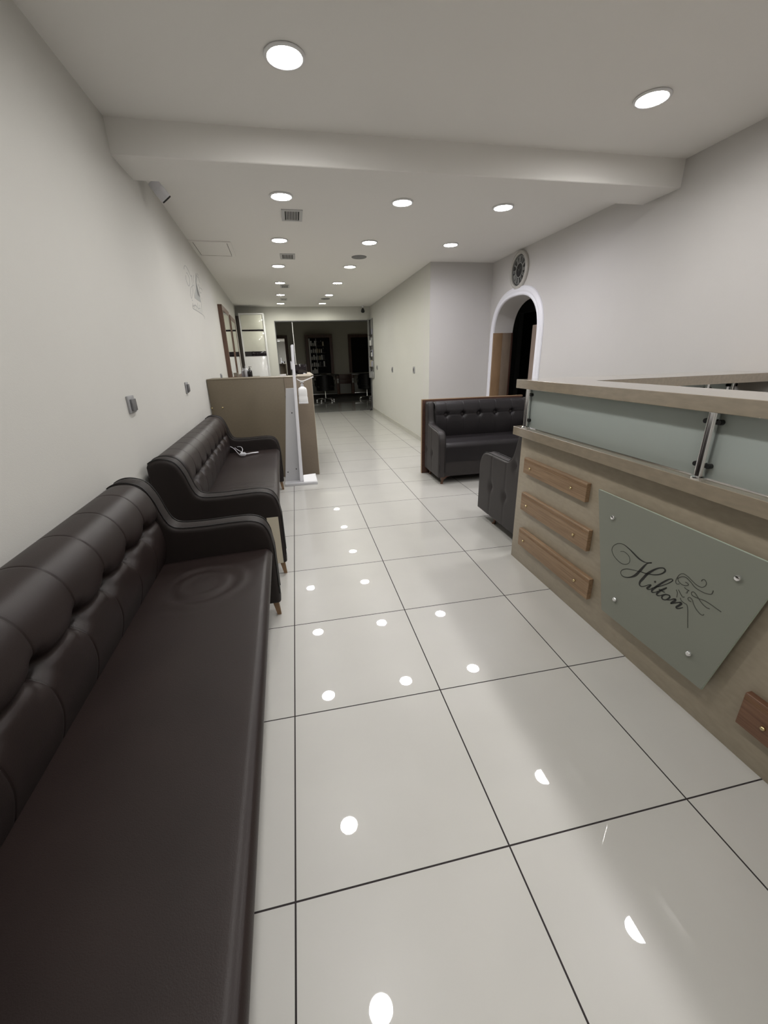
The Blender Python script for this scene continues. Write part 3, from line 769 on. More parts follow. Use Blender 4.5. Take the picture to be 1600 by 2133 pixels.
def leg_carved(bm, d, s, zb, L, D):
    kx = 1 if d > D/2 else -1; ky = 1 if s > L/2 else -1
    # cabriole foot: wide shoulder, waisted, small toe turned outwards
    prof = [(zb+0.012, 0.034, 0.0), (zb-0.012, 0.031, 0.002), (zb*0.60, 0.021, 0.007), (zb*0.34, 0.014, 0.010), (0.018, 0.012, 0.013), (0.006, 0.015, 0.017), (0.0, 0.014, 0.018)]
    rows = []
    for z, a, o in prof:
        cx, cy = d+o*kx, s+o*ky
        rows.append([bm.verts.new((cx+a*math.cos(q)*(1 if abs(math.cos(q)) > .5 else 1), cy+a*math.sin(q), z)) for q in [2*PI*i/12 for i in range(12)]])
    for ra, rb in zip(rows, rows[1:]):
        for i in range(12): bm.faces.new((ra[i], ra[(i+1) % 12], rb[(i+1) % 12], rb[i]))
    bm.faces.new(rows[0]); bm.faces.new(rows[-1][::-1])
    # carved bracket wings running along the rail
    for wx, wy in ((-kx, 0), (0, -ky)):
        pts = [(0.0, zb+0.01), (0.085, zb+0.01), (0.07, zb-0.010), (0.045, zb-0.014), (0.03, zb-0.03), (0.0, zb-0.045)]
        tx, ty = (0.011 if wy else 0), (0.011 if wx else 0)
        extr(bm, [(d+wx*a-tx, s+wy*a-ty, z) for a, z in pts], (2*tx, 2*ty, 0))

# --- style of the two long brown sofas along the left wall
long_prof = [(0.0, 0.775), (0.02, 0.80), (0.08, 0.818), (0.15, 0.815), (0.22, 0.79), (0.27, 0.725), (0.305, 0.64), (0.34, 0.595), (0.40, 0.578),
             (0.55, 0.575), (0.75, 0.580), (0.86, 0.578), (0.93, 0.560), (0.965, 0.53), (0.985, 0.49), (1.0, 0.44)]
def wr_near(d, s):
    # arcs of slack leather near the far arm
    q = math.hypot((d-0.40), (s-1.62)*1.0)
    v = 0.0
    if s > 1.35 and d > 0.28:
        v = 0.0035*math.sin(q*85)*math.exp(-((q-0.13)/0.06)**2)*(1 if d < 0.62 else 0.3)
    return v
def wr_mid(d, s):
    v = 0.0
    for c, a in ((0.52, .0045), (0.60, .004), (0.66, .003), (0.40, .002)):
        v += a*math.exp(-((s-c-0.03*math.sin(d*7))/0.012)**2)*math.exp(-((d-0.45)/0.16)**2)
    return v
def long_style(L, first, wr):
    tf = []; v = first
    while v > 0.12: v -= 0.209
    v += 0.209
    while v < L-0.10: tf.append(v); v += 0.209
    return dict(arm=0.11, zb=0.10, profile=long_prof, mat=M_leather, mat_arm=M_armfab, mat_rail=mat('drab_rail', (0.10, 0.09, 0.075), 0.6), mat_leg=M_leglight,
        tuft_s=tf, tuft_sp=0.209, tuft_z=0.635,
        back_path=[(0.150, 0.36), (0.182, 0.42), (0.205, 0.50), (0.205, 0.57), (0.196, 0.635), (0.200, 0.69), (0.180, 0.76), (0.135, 0.808), (0.075, 0.820), (0.025, 0.805), (0.008, 0.77)],
        up_amp=0.020, lo_amp=0.012, tuft_depth=0.034, tuft_r=0.030, fold_w=0.012, fold_d=0.020, sag=0.0, pil_len=0.055,
        shell=[(0.005, 0.11), (0.10, 0.11), (0.15, 0.40), (0.12, 0.70), (0.03, 0.775), (0.008, 0.765), (0.025, 0.5)],
        rake=0.03, seat=(0.15, 0.680, 0.412, 0.432, 0.035), seat_bottom=0.33, rail_lift=0.0,
        legs=lambda L, D: [(D-0.035, 0.05), (D-0.035, L-0.06), (0.07, 0.05), (0.07, L-0.05)], leg=leg_taper, wrinkle=wr)
ROT = math.radians(1.45)
# sofa 1: near
P1 = long_style(2.02, 1.74, wr_near)
make_sofa('sofa', 'long dark brown leather sofa nearest the viewer, along the left wall', 'sofa', (-0.702, -0.645, 0), ROT, 2.02, 0.69, P1)
P2 = long_style(2.02, 0.30, wr_mid)
P2['seat'] = (0.15, 0.680, 0.448, 0.462, 0.035)
s2 = make_sofa('sofa', 'dark brown leather sofa further along the left wall, white cable lying on its seat', 'sofa', (-0.725, 1.73, 0), math.radians(1.8), 2.02, 0.69, P2)
bm = bmesh.new(); bx(bm, 0.600, 0.668, -0.004, 0.004, 0.10, 0.415)
o = obj('side_board', bm, M_cream, s2); o['label'] = 'bare cream board on the outer side of the arm'

# --- two-seater facing the viewer and armchair: tufted sides, carved feet
prof_sofa = [(0.0, 0.835), (0.10, 0.838), (0.16, 0.835), (0.19, 0.80), (0.22, 0.71), (0.25, 0.63), (0.31, 0.604), (0.45, 0.592), (0.70, 0.577), (0.86, 0.570), (0.93, 0.552), (0.97, 0.52), (0.99, 0.49), (1.0, 0.45)]
prof_chair = [(0.0, 0.835), (0.07, 0.838), (0.12, 0.835), (0.155, 0.80), (0.19, 0.73), (0.235, 0.65), (0.30, 0.602), (0.36, 0.588), (0.55, 0.586), (0.78, 0.584), (0.88, 0.572), (0.94, 0.545), (0.975, 0.51), (1.0, 0.46)]
def small_style(L, D, tz, arm, prof, tufts, seams, leg_d, wr=None):
    n = max(2, round((L-2*arm)/0.197)); sp = (L-2*arm)/n
    if n > 4: tf = [0.211+0.197*i for i in range(5)]; sp = 0.197
    else: tf = [arm+sp*i for i in range(1, n)]
    return dict(arm=arm, zb=0.085, profile=prof, mat=M_leather2, mat_arm=M_armfab2, mat_rail=M_armfab2, mat_leg=M_legwood,
        tuft_s=tf, tuft_sp=sp, tuft_z=tz,
        back_path=[(0.13, 0.40), (0.150, 0.46), (0.160, 0.54), (0.160, 0.62), (0.152, tz), (0.152, 0.75), (0.130, 0.815), (0.085, 0.838), (0.03, 0.838), (0.004, 0.825), (0.002, 0.79)],
        up_amp=0.006, lo_amp=0.006, tuft_depth=0.034, tuft_r=0.022, fold_w=0.005, fold_d=0.005, sag=0.0, pil_len=0.05,
        shell=[(0.002, 0.09), (0.10, 0.09), (0.12, 0.45), (0.12, 0.72), (0.03, 0.80), (0.002, 0.79)],
        seat=(0.13, D-0.02, 0.462, 0.445, 0.055), seat_bottom=0.245, rail_lift=0.0,
        tufts=tufts, seams=seams,
        legs=lambda L, D: [(leg_d, 0.075), (leg_d, L-0.075), (0.06, 0.075), (0.06, L-0.075)], leg=leg_carved, wrinkle=wr)
M_armfab2 = mat('charcoal_fabric', (0.023, 0.0185, 0.0185), 0.55, bump=0.3, bscale=500, var=0.1, vscale=6, dist=0.001)
PS = small_style(1.25, 0.52, 0.695, 0.085, prof_sofa, [(0.275, 0.308), (0.075, 0.31), (-0.02, 0.6)], [0.275, 0.11], 0.455)
make_sofa('sofa', 'two-seat charcoal button-tufted sofa facing the viewer, backed by a wooden board', 'sofa', (1.535, 3.895, 0), -PI/2, 1.25, 0.52, PS)
PA = small_style(0.715, 0.70, 0.695, 0.085, prof_chair, [(0.474, 0.329), (0.244, 0.318), (0.125, 0.582)], [0.474, 0.244], 0.46)
make_sofa('armchair', 'charcoal tufted armchair seen from its side, tucked behind the reception desk', 'armchair', (2.285, 1.745, 0), PI/2, 0.715, 0.70, PA)
# board behind the two-seater
t = thing('backing_board', 'brown wooden board standing behind the two-seat sofa', 'board', (1.51, 3.90, 0))
box('panel', 0.0, 1.235, 0.002, 0.034, 0.0, 0.850, wood('board_brown', (0.05, 0.022, 0.015), (0.09, 0.04, 0.028), (3, 30, 30)), t)
box('top_edge', 0.0, 1.235, 0.002, 0.034, 0.850, 0.858, mat('tan_edge', (0.25, 0.16, 0.09), 0.5), t)
box('end_edge', -0.004, 0.0, 0.0, 0.034, 0.0, 0.858, mat('tan_edge', (0.25, 0.16, 0.09), 0.5), t)

# cable on the second sofa
cab = thing('charging_cable', 'white charging cable with plug lying on the far end of the second sofa', 'cable', (-0.50, 3.40, 0.468))
bm = bmesh.new()
pts = catmull([(-.15, .10, .10), (-.11, .16, .12), (-.05, .12, .07), (0.0, 0.03, .012), (.04, -.06, .006), (.08, -.10, .006), (.05, -.02, .02), (.06, .06, .05), (.01, .12, .08), (-.04, .10, .06), (.08, .03, .03), (.12, -.02, .02), (.10, -.06, .006)], 8)
pts = catmull([(-.13, .16, .035), (-.10, .24, .05), (-.05, .22, .03), (0.0, 0.10, .008), (.035, -.01, .006), (.05, -.03, .006), (.045, .03, .012), (.05, .12, .03), (0.02, .22, .04), (-.04, .25, .03), (0.04, .10, .010), (.10, .02, .006), (.12, 0.0, .006)], 8)
tube(bm, pts, 0.0035, 8); obj('cord', bm, M_whitep, cab, smooth=True)
bm = bmesh.new(); bx(bm, 0.04, 0.095, -0.045, -0.01, 0.0, 0.03); bmesh.ops.bevel(bm, geom=bm.edges[:], offset=0.007, segments=3, affect='EDGES')
obj('plug', bm, M_whitep, cab, auto=40)
bm = bmesh.new(); tube(bm, [(0.095, -0.01, 0.01), (0.15, 0.03, 0.009), (0.205, 0.045, 0.009)], 0.006, 8); obj('connector', bm, M_whitep, cab, smooth=True)
# ================================================================== WALL ITEMS
def wall_frame(y):
    """matrix: local x along the left wall (towards the back), local y out of the wall into the room, z up"""
    x0 = lwx(y)
    d = Vector((lwx(y+0.01)-lwx(y), 0.01, 0)).normalized()
    return x0, math.atan2(d.y, d.x)
def on_left(name, label, cat, y, z, group=None):
    x0, a = wall_frame(y)
    return thing(name, label, cat, (x0, y, z), a, group)     # local x along wall, local -y points into the room
def switch(y, z, sz, label):
    t = on_left('light_switch', label, 'light switch', y, z)
    a = sz/2
    box('surround', -a, a, -0.012, 0.0, -a, a, M_grey, t, 0.003)
    box('rocker', -a*0.68, a*0.72, -0.024, -0.0125, -a*0.78, a*0.62, M_greyd, t, 0.003)
switch(1.822, 1.112, 0.088, 'silver-grey light switch on the left wall above the second sofa, nearer one')
switch(3.11, 1.122, 0.086, 'smaller-looking grey light switch on the left wall near the tan partition')
t = on_left('wall_socket', 'small grey socket low on the left wall just above the partition top', 'socket', 5.6, 1.128)
box('cover', -0.055, 0.055, -0.012, 0, -0.03, 0.035, M_grey, t, 0.003); box('outlet', -0.02, 0.02, -0.016, -0.0125, -0.02, 0.02, M_greyd, t, 0.002)

# silver wall lettering / figure decal
x0, a = wall_frame(3.5)
dec = thing('wall_decal', 'faint silver script logo with dancing-woman figure stuck on the left wall', 'wall decal', (-0.76, 3.0, 0), math.atan2(0.99895, -0.0459))
def to_wall(a_, b_, h): return (a_, -0.0006-h, b_)
bm = bmesh.new()
for k, pts in enumerate(DECAL): ribbon(bm, pts, [0.007 if k < 4 else 0.008]*len(pts), to_wall, 0.0008)
obj('script', bm, M_silver, dec)
bm = bmesh.new()
extr(bm, [(a_, -0.0006, b_) for a_, b_ in DECAL_BLOB], (0, -0.0008, 0))
bmesh.ops.triangulate(bm, faces=[f for f in bm.faces if len(f.verts) > 4])
obj('silhouette', bm, M_silver, dec)

# bullet camera under the beam
t = thing('security_camera', 'white bullet security camera under the beam by the left wall', 'security camera', (-0.69, 2.87, ZC))
bm = bmesh.new(); lathe(bm, [(0.045, 0), (0.045, -0.012), (0.03, -0.02)], 24); obj('mount', bm, M_whitep, t, auto=40)
bm = bmesh.new(); tube(bm, [(0, 0, -0.015), (0.0, 0.0, -0.03), (0.0, 0.01, -0.05)], 0.011, 10); obj('arm', bm, M_whitep, t, smooth=True)
A0, B0 = Vector((-0.005, 0.06, -0.045)), Vector((0.058, 0.100, -0.128))
bm = bmesh.new(); ax = (B0-A0).normalized()
tube(bm, [A0, A0+ax*0.01, B0-ax*0.01, B0], 0.036, 24, radii=[0.029, 0.036, 0.036, 0.036]); obj('housing', bm, M_whitep, t, auto=50)
bm = bmesh.new(); tube(bm, [B0+ax*0.0005, B0+ax*0.012], 0.035, 24); obj('lens', bm, M_blackg, t)
bm = bmesh.new()
tube(bm, [B0-ax*0.06, B0+ax*0.003], 0.0375, 24, cap=False); obj('sun_shield', bm, M_whitep, t, smooth=True)
# small dark camera at the end of the corridor
t = thing('security_camera', 'small dark security camera above the salon opening, far right corner', 'security camera', (1.90, 10.28, ZC))
bm = bmesh.new(); lathe(bm, [(0.03, 0), (0.03, -0.02), (0.012, -0.025), (0.010, -0.05)], 16); obj('mount', bm, M_whitep, t, auto=40)
bm = bmesh.new(); lathe(bm, [(0.008, -0.045), (0.028, -0.07), (0.045, -0.11), (0.048, -0.13), (0.03, -0.155), (0.005, -0.16)], 20); obj('dome', bm, M_black, t, smooth=True)

# clock: on the right wall above the arch
clk = thing('wall_clock', 'round wall clock with cream rim, black face and silver roman numerals', 'clock', (XR, 4.655, 2.285), 0)
bm = bmesh.new()
pr = [(0.212, 0.0), (0.214, -0.012), (0.210, -0.024), (0.202, -0.030), (0.198, -0.027), (0.192, -0.032), (0.184, -0.036), (0.174, -0.032), (0.170, -0.018), (0.170, -0.004)]
rings = [[bm.verts.new((h, r*math.cos(2*PI*i/64), r*math.sin(2*PI*i/64))) for i in range(64)] for r, h in pr]
for ra, rb in zip(rings, rings[1:]):
    for i in range(64): bm.faces.new((ra[i], ra[(i+1) % 64], rb[(i+1) % 64], rb[i]))
obj('rim', bm, mat('clock_rim', (0.46, 0.445, 0.41), 0.2), clk, smooth=True)
bm = bmesh.new(); lathe(bm, [(0.1695, -0.004), (0.1695, -0.010)], 64, axis='x'); obj('dial', bm, mat('clock_dial', (0.012, 0.012, 0.013), 0.3), clk)
num = bmesh.new()
NS = mat('clock_numerals', (0.42, 0.42, 0.40), 0.3)
def ringm(bm, r0, r1, h0, h1, seg=64):
    R = [[bm.verts.new((h, r*math.cos(2*PI*i/seg), r*math.sin(2*PI*i/seg))) for i in range(seg)] for r, h in ((r0, h0), (r0, h1), (r1, h1), (r1, h0))]
    for k in range(3):
        for i in range(seg): bm.faces.new((R[k][i], R[k][(i+1) % seg], R[k+1][(i+1) % seg], R[k+1][i]))
ringm(num, 0.076, 0.084, -0.0105, -0.0125); ringm(num, 0.149, 0.153, -0.0105, -0.0125)
ROM = ['XII', 'I', 'II', 'III', 'IV', 'V', 'VI', 'VII', 'VIII', 'IX', 'X', 'XI']
def bar(bm, a0, r0, a1, r1, w):
    # bar in polar coords (tangential offset a, radius r), rotated by th
    p0, p1 = Vector((a0, r0)), Vector((a1, r1)); d = (p1-p0).normalized(); n = Vector((-d.y, d.x))*w/2
    return [p0+n, p1+n, p1-n, p0-n]
for k, s_ in enumerate(ROM):
    th = k*PI/6
    wds = {'I': 0.011, 'V': 0.023, 'X': 0.023}; tot = sum(wds[c] for c in s_); a = -tot/2
    for c in s_:
        m_ = a + wds[c]/2
        if c == 'I': quads = [bar(num, m_, .089, m_, .145, .0060)]
        elif c == 'V': quads = [bar(num, m_-.007, .145, m_, .089, .006), bar(num, m_+.007, .145, m_, .089, .004)]
        else: quads = [bar(num, m_-.007, .145, m_+.007, .089, .0045), bar(num, m_+.007, .145, m_-.007, .089, .004)]
        for q in quads:
            P = []
            for v in q:
                # facing -x; viewer's right is -y, so tangential offset grows towards -y at the top
                yy = -(v.y*math.sin(th) + v.x*math.cos(th)); zz = v.y*math.cos(th) - v.x*math.sin(th)
                P.append((-0.0105, yy, zz))
            extr(num, P, (-0.002, 0, 0))
        a += wds[c]
obj('numerals', num, NS, clk)
def hand(ang, L, wd, h, nm):
    bm = bmesh.new(); P = []
    for a_, r_ in ((-wd/2, -0.012), (wd/2, -0.012), (wd*0.2, L), (-wd*0.2, L)):
        P.append((h, -(r_*math.sin(ang)+a_*math.cos(ang)), r_*math.cos(ang)-a_*math.sin(ang)))
    extr(bm, P, (-0.0012, 0, 0)); obj(nm, bm, mat('clock_hands', (0.2, 0.2, 0.19), 0.3, metal=0.5), clk)
hand(math.radians(50), 0.048, 0.006, -0.0135, 'hour_hand'); hand(math.radians(300), 0.068, 0.005, -0.0155, 'minute_hand'); hand(math.radians(200), 0.068, 0.002, -0.0175, 'second_hand')
bm = bmesh.new(); lathe(bm, [(0.1695, -0.0205), (0.1695, -0.0225)], 64, axis='x'); obj('cover_glass', bm, M_clear, clk)

# three small grey sockets on the corridor wall
for i, (y, z) in enumerate(((6.25, 1.11), (7.91, 1.078), (9.62, 1.09))):
    xx = cx_(y)
    t = thing('wall_socket', 'small grey wall socket on the corridor wall, %s' % ['nearest one', 'middle one', 'farthest one'][i], 'socket', (xx, y, z), 0, 'sockets on the corridor wall')
    box('cover', -0.012, 0.0, -0.045, 0.045, -0.05, 0.05, M_grey, t, 0.003)
    box('outlet', -0.018, -0.0125, -0.025, 0.025, -0.025, 0.025, M_greyd, t, 0.002)
t = thing('door_stop', 'small dark door stop on the floor at the salon threshold', 'door stop', (2.03, 10.36, 0))
bm = bmesh.new(); lathe(bm, [(0.028, 0.0), (0.028, 0.025), (0.018, 0.045), (0.006, 0.05)], 16); obj('bumper', bm, M_black, t, smooth=True)

# ================================================================== ARCH: wooden jamb boards, board in the side room
t = thing('wooden_jamb_panel', 'upright wooden boards lining the far side of the arched doorway', 'wood panel', (XR, AY1, 0))
box('light_board', -0.02, 0.118, -0.030, -0.002, 0.0, 1.60, wood('tan_board', (0.21, 0.13, 0.07), (0.28, 0.18, 0.10), (12, 30, 3)), t, 0.002)
box('grey_board', 0.118, 0.250, -0.030, -0.002, 0.0, 1.60, wood('greybrown_board', (0.15, 0.115, 0.085), (0.20, 0.155, 0.115), (12, 30, 3)), t, 0.002)
box('dark_edge', 0.250, 0.276, -0.034, -0.002, 0.0, 1.60, mat('mahogany_edge', (0.04, 0.015, 0.01), 0.4), t, 0.001)
t = thing('upright_board', 'pinkish-brown upright board standing just inside the arched doorway', 'board', (3.42, 4.90, 0))
box('panel', -0.02, 0.02, -0.30, 0.05, 0.0, 1.68, mat('pinkish_board', (0.33, 0.26, 0.22), 0.6), t, 0.002)

# ================================================================== PARTITION, DESK BEHIND IT
desk = thing('wash_desk', 'tan panelled partition desk standing across the room from the left wall', 'partition desk', (-0.25, 4.22, 0))
XL = lwx(4.22)+0.006
def db(name, x0, x1, y0, y1, z0, z1, m, bev=0.001, parent=desk):
    return box(name, x0+0.25, x1+0.25, y0-4.22, y1-4.22, z0, z1, m, parent, bev)
db('front_panel', XL, -0.003, 4.22, 4.245, 0.0, 1.128, M_lamp_panel)
db('front_panel', 0.0, 0.305, 4.22, 4.245, 0.0, 1.128, mat('tan_panel_rosy', (0.18, 0.143, 0.105), 0.5, var=0.04, vscale=50))
db('top_slab', XL, 0.307, 4.219, 4.60, 1.128, 1.141, M_lamp_panel)
db('top_slab', 0.155, 0.345, 4.60, 5.75, 1.128, 1.141, M_lam)
db('side_panel', 0.285, 0.305, 4.245, 5.70, 0.0, 1.128, M_lamp_panel)
db('edge_strip', 0.305, 0.309, 4.222, 4.245, 0.0, 1.128, M_cream)
for x in (-0.801, -0.69):
    bm = bmesh.new(); lathe(bm, [(0.010, -0.0005), (0.010, -0.006), (0.004, -0.009)], 14, (x+0.25, 0, 0.84), 'y'); obj('screw_cap', bm, M_brass, desk, smooth=True)
# things on the desk behind the stand
t = thing('monitor', 'black flat monitor on the tan desk behind the sanitiser stand', 'monitor', (0.235, 4.95, 1.141))
box('screen', -0.12, 0.045, 0.0, 0.03, 0.005, 0.118, M_blackg, t, 0.004); box('foot', -0.08, 0.0, -0.03, 0.05, 0, 0.005, M_black, t, 0.001)
box('key_tray', -0.005, 0.025, -0.04, -0.005, 0.0, 0.012, M_whitep, t, 0.002)
t = thing('tissue_sheet', 'crumpled white paper sticking up beside the black monitor', 'paper', (0.125, 5.10, 1.141))
bm = bmesh.new()
def ft(i, j):
    u, v = i/10, j/10
    return (-0.045+0.135*u, 0.01*math.sin(u*9)*v+0.004, 0.03+0.115*v*(0.75+0.25*math.sin(u*7+1)) + 0.045*(0.5-u))
grid(bm, 11, 11, ft)
g = bmesh.ops.solidify(bm, geom=bm.faces[:], thickness=0.0015)
obj('sheet', bm, M_whitep, t, smooth=True)
box('holder', -0.035, 0.03, -0.02, 0.022, 0.0, 0.06, M_black, t, 0.004)
def small_box(name, label, cat, x, y, z, sx, sy, sz_, m, part='carton', lid=None):
    t = thing(name, label, cat, (x, y, z))
    box(part, -sx/2, sx/2, -sy/2, sy/2, 0, sz_, m, t, 0.002)
    if lid: box('lid', -sx/2-.001, sx/2+.001, -sy/2-.001, sy/2+.001, sz_*0.8, sz_+.001, lid, t, 0.001)
    return t
small_box('tray', 'flat white tray on the partition desk, left of the sanitiser stand', 'tray', -0.01, 4.50, 1.141, 0.07, 0.05, 0.018, M_whitep, 'base', M_white)

# worktop along the left wall with tall mirrors, bottles and boxes
wt = thing('styling_worktop', 'narrow brown worktop under the tall mirrors on the left wall', 'worktop', (-0.8, 7.8, 0))
bm = bmesh.new()
prism(bm, [(lwx(6.2)+.004+.8, -1.6), (lwx(6.2)+.40+.8, -1.6), (lwx(9.3)+.40+.8, 1.5), (lwx(9.3)+.004+.8, 1.5)], 0.965, 1.0)
obj('top', bm, M_lamp_panel, wt)
bm = bmesh.new()
prism(bm, [(lwx(6.3)+.01+.8, -1.5), (lwx(6.3)+.34+.8, -1.5), (lwx(9.2)+.34+.8, 1.4), (lwx(9.2)+.01+.8, 1.4)], 0.0, 0.965)
obj('cabinet', bm, M_walnut, wt)
def tall_mirror(y0, y1, z0, z1, dep, label):
    ym = (y0+y1)/2
    t = on_left('wall_mirror', label, 'mirror', ym, (z0+z1)/2, 'tall wood-framed mirrors on the left wall')
    a = (y1-y0)/2; b = (z1-z0)/2; f = 0.075
    bm = bmesh.new()
    for q in ((-a, -a+f, -b, b), (a-f, a, -b, b), (-a+f, a-f, b-f, b), (-a+f, a-f, -b, -b+f)):
        bx(bm, q[0], q[1], -dep, -0.001, q[2], q[3])
    obj('frame', bm, M_walnutm, t)
    bm = bmesh.new(); bx(bm, -a+f, a-f, -dep+0.004, -0.002, -b+f, b-f); obj('glass', bm, M_mirror, t)
tall_mirror(6.55, 7.66, 1.002, 2.13, 0.062, 'tall brown-framed mirror on the left wall, nearer one')
tall_mirror(7.95, 9.02, 1.002, 2.115, 0.055, 'tall brown-framed mirror on the left wall, farther one')
def bottle(x, y, z, r, h, m, label, cap):
    t = thing('pump_bottle', label, 'bottle', (x, y, z))
    bm = bmesh.new(); lathe(bm, [(r*0.95, 0), (r, 0.006), (r, h*0.60), (r*0.92, h*0.68), (r*0.45, h*0.76), (r*0.36, h*0.80)], 24); obj('body', bm, m, t, auto=50)
    bm = bmesh.new(); lathe(bm, [(r*0.42, h*0.79), (r*0.42, h*0.86), (r*0.14, h*0.87), (r*0.14, h*0.95), (r*0.38, h*0.955), (r*0.36, h)], 16)
    bx(bm, 0, r*0.95, -r*0.13, r*0.13, h*0.955, h*0.99); obj('pump', bm, cap, t, auto=40)
ZT = 1.0
bottle(-0.742, 7.55, ZT+0.047, 0.043, 0.185, M_whitep, 'white pump bottle on the worktop, right one of the white pair', M_whitep)
bottle(-0.800, 7.62, ZT+0.047, 0.036, 0.150, M_whitep, 'white pump bottle on the worktop, left one standing against the mirror', M_whitep)
bottle(-0.672, 7.50, ZT, 0.040, 0.222, M_blackg, 'black pump bottle on the worktop beside the white ones', M_black)
bottle(-0.715, 7.72, ZT, 0.036, 0.175, mat('dark_grey_bottle', (0.05, 0.05, 0.05), 0.3), 'dark grey bottle behind the black pump bottle', M_black)
small_box('product_tray', 'dark red-brown tray carrying the white pump bottles', 'tray', -0.785, 7.58, ZT, 0.155, 0.16, 0.045, mat('oxblood', (0.03, 0.008, 0.006), 0.4), 'base')
small_box('carton', 'plain taupe cardboard box on the worktop in front of the far mirror', 'box', -0.900, 7.40, ZT, 0.075, 0.07, 0.125, mat('taupe_card', (0.23, 0.20, 0.16), 0.7), 'carton', mat('taupe_card2', (0.25, 0.22, 0.18), 0.7))
small_box('carton', 'taupe cardboard box on the worktop, nearer the first mirror', 'box', -0.930, 7.12, ZT, 0.07, 0.07, 0.115, mat('taupe_card', (0.23, 0.20, 0.16), 0.7), 'carton', mat('taupe_card2', (0.25, 0.22, 0.18), 0.7))

# white lacquer cabinet at the end of the left wall
cabn = thing('white_cabinet', 'tall glossy white cabinet with two black bands at the far end', 'cabinet', (-0.73, 10.0, 0))
def kb(name, x0, x1, z0, z1, y0, y1, m, bev=0.001):
    return box(name, x0+0.73, x1+0.73, y0, y1, z0, z1, m, cabn, bev)
M_lacq = mat('white_lacquer', (0.74, 0.74, 0.66), 0.06, coat=1.0, coat_rough=0.02, bump=0.25, bscale=7, dist=0.01)
M_lacq2 = mat('white_lacquer_cool', (0.78, 0.78, 0.79), 0.12, coat=0.6, coat_rough=0.03, bump=0.15, bscale=9, dist=0.006)
kb('carcass', -1.005, -0.455, 0.0, 2.335, 0.02, 0.38, M_white)
kb('frame', -1.005, -0.975, 0.0, 2.335, 0.0, 0.02, M_white); kb('frame', -0.485, -0.455, 0.0, 2.335, 0.0, 0.02, M_white); kb('frame', -0.975, -0.485, 2.305, 2.335, 0.0, 0.02, M_white)
kb('upper_panel', -0.972, -0.488, 1.995, 2.302, 0.008, 0.02, M_lacq); kb('black_band', -0.972, -0.488, 1.960, 1.992, 0.006, 0.02, M_blackg)
kb('middle_panel', -0.972, -0.488, 1.525, 1.957, 0.008, 0.02, M_lacq); kb('black_band', -0.972, -0.488, 1.420, 1.522, 0.006, 0.02, M_blackg)
kb('lower_panel', -0.972, -0.488, 0.02, 1.417, 0.008, 0.02, M_lacq2)
t = thing('gap_shade_panel', 'narrow dark wooden panel standing in for the shaded gap between the white cabinet and the left wall', 'wood panel', (-1.045, 10.1, 0))
box('board', -0.028, 0.036, -0.10, 0.29, 0.0, 2.28, mat('shaded_dark_wood', (0.022, 0.014, 0.010), 0.5), t, 0.001)  # shade of the gap beside the cabinet put into the dark wood colour

# ================================================================== SANITISER STAND
st = thing('sanitiser_stand', 'white foot-operated sanitiser stand with thin column in front of the tan partition', 'sanitiser stand', (0.085, 3.88, 0))
def sb_(name, x0, x1, y0, y1, z0, z1, m, bev=0.0015):
    return box(name, x0-0.085, x1-0.085, y0-3.88, y1-3.88, z0, z1, m, st, bev)
sb_('base_plate', -0.095, 0.262, 3.80, 3.99, 0.0, 0.028, M_whiteboard, 0.002)
bm = bmesh.new()
extr(bm, [(-0.093-0.085, 0.05, 0.028), (0.075-0.085, 0.05, 0.028), (0.105-0.085, 0.05, 1.035), (0.018-0.085, 0.05, 1.035)], (0, 0.018, 0))
bb = obj('back_board', bm, M_whiteboard, st)
for x, z in ((-0.055, 0.13), (0.04, 0.16), (0.055, 0.78)):
    bm = bmesh.new(); lathe(bm, [(0.007, -0.001), (0.007, 0.0495-0.049)], 12, (x-0.085, 0.05, z), 'y'); obj('screw_hole', bm, M_black, bb)
bm = bmesh.new()
c0, c1 = (0.068, 0.106), (0.112, 0.140)
V = [(c0[0]-.085, -0.02, 0.028), (c0[1]-.085, -0.02, 0.028), (c0[1]-.085, 0.045, 0.028), (c0[0]-.085, 0.045, 0.028),
     (c1[0]-.085, -0.02, 1.455), (c1[1]-.085, -0.02, 1.462), (c1[1]-.085, 0.045, 1.462), (c1[0]-.085, 0.045, 1.455)]
V = [bm.verts.new(v) for v in V]
for f in ((0,3,2,1), (4,5,6,7), (0,1,5,4), (1,2,6,5), (2,3,7,6), (3,0,4,7)): bm.faces.new([V[i] for i in f])
bmesh.ops.bevel(bm, geom=bm.edges[:], offset=0.005, segments=2, affect='EDGES')
obj('column', bm, M_whitep, st, auto=40)
bm = bmesh.new()
extr(bm, [(0.110-.085, -0.045, 0.030), (0.258-.085, -0.055, 0.030), (0.250-.085, 0.075, 0.085), (0.112-.085, 0.065, 0.080)], (0, 0.002, -0.004))
obj('foot_pedal', bm, M_white, st)
bm = bmesh.new()
pts = [(0.142-.085, 0.0, 1.128), (0.165-.085, -0.005, 1.112), (0.20-.085, -0.012, 1.106), (0.24-.085, -0.02, 1.118), (0.312-.085, -0.03, 1.145)]
cp = catmull(pts, 6)
for i in range(len(cp)-1): pass
L4 = []
for p in cp: L4.append([bm.verts.new((p.x, p.y-0.018, p.z-0.004)), bm.verts.new((p.x, p.y+0.018, p.z-0.004)), bm.verts.new((p.x, p.y+0.018, p.z+0.004)), bm.verts.new((p.x, p.y-0.018, p.z+0.004))])
for a_, b_ in zip(L4, L4[1:]):
    for k in range(4): bm.faces.new((a_[k], a_[(k+1) % 4], b_[(k+1) % 4], b_[k]))
bm.faces.new(L4[0]); bm.faces.new(L4[-1][::-1])
obj('press_arm', bm, M_white, st, auto=60)
sb_('bottle_holder', 0.140, 0.238, 3.855, 3.925, 0.878, 0.895, M_whitep)
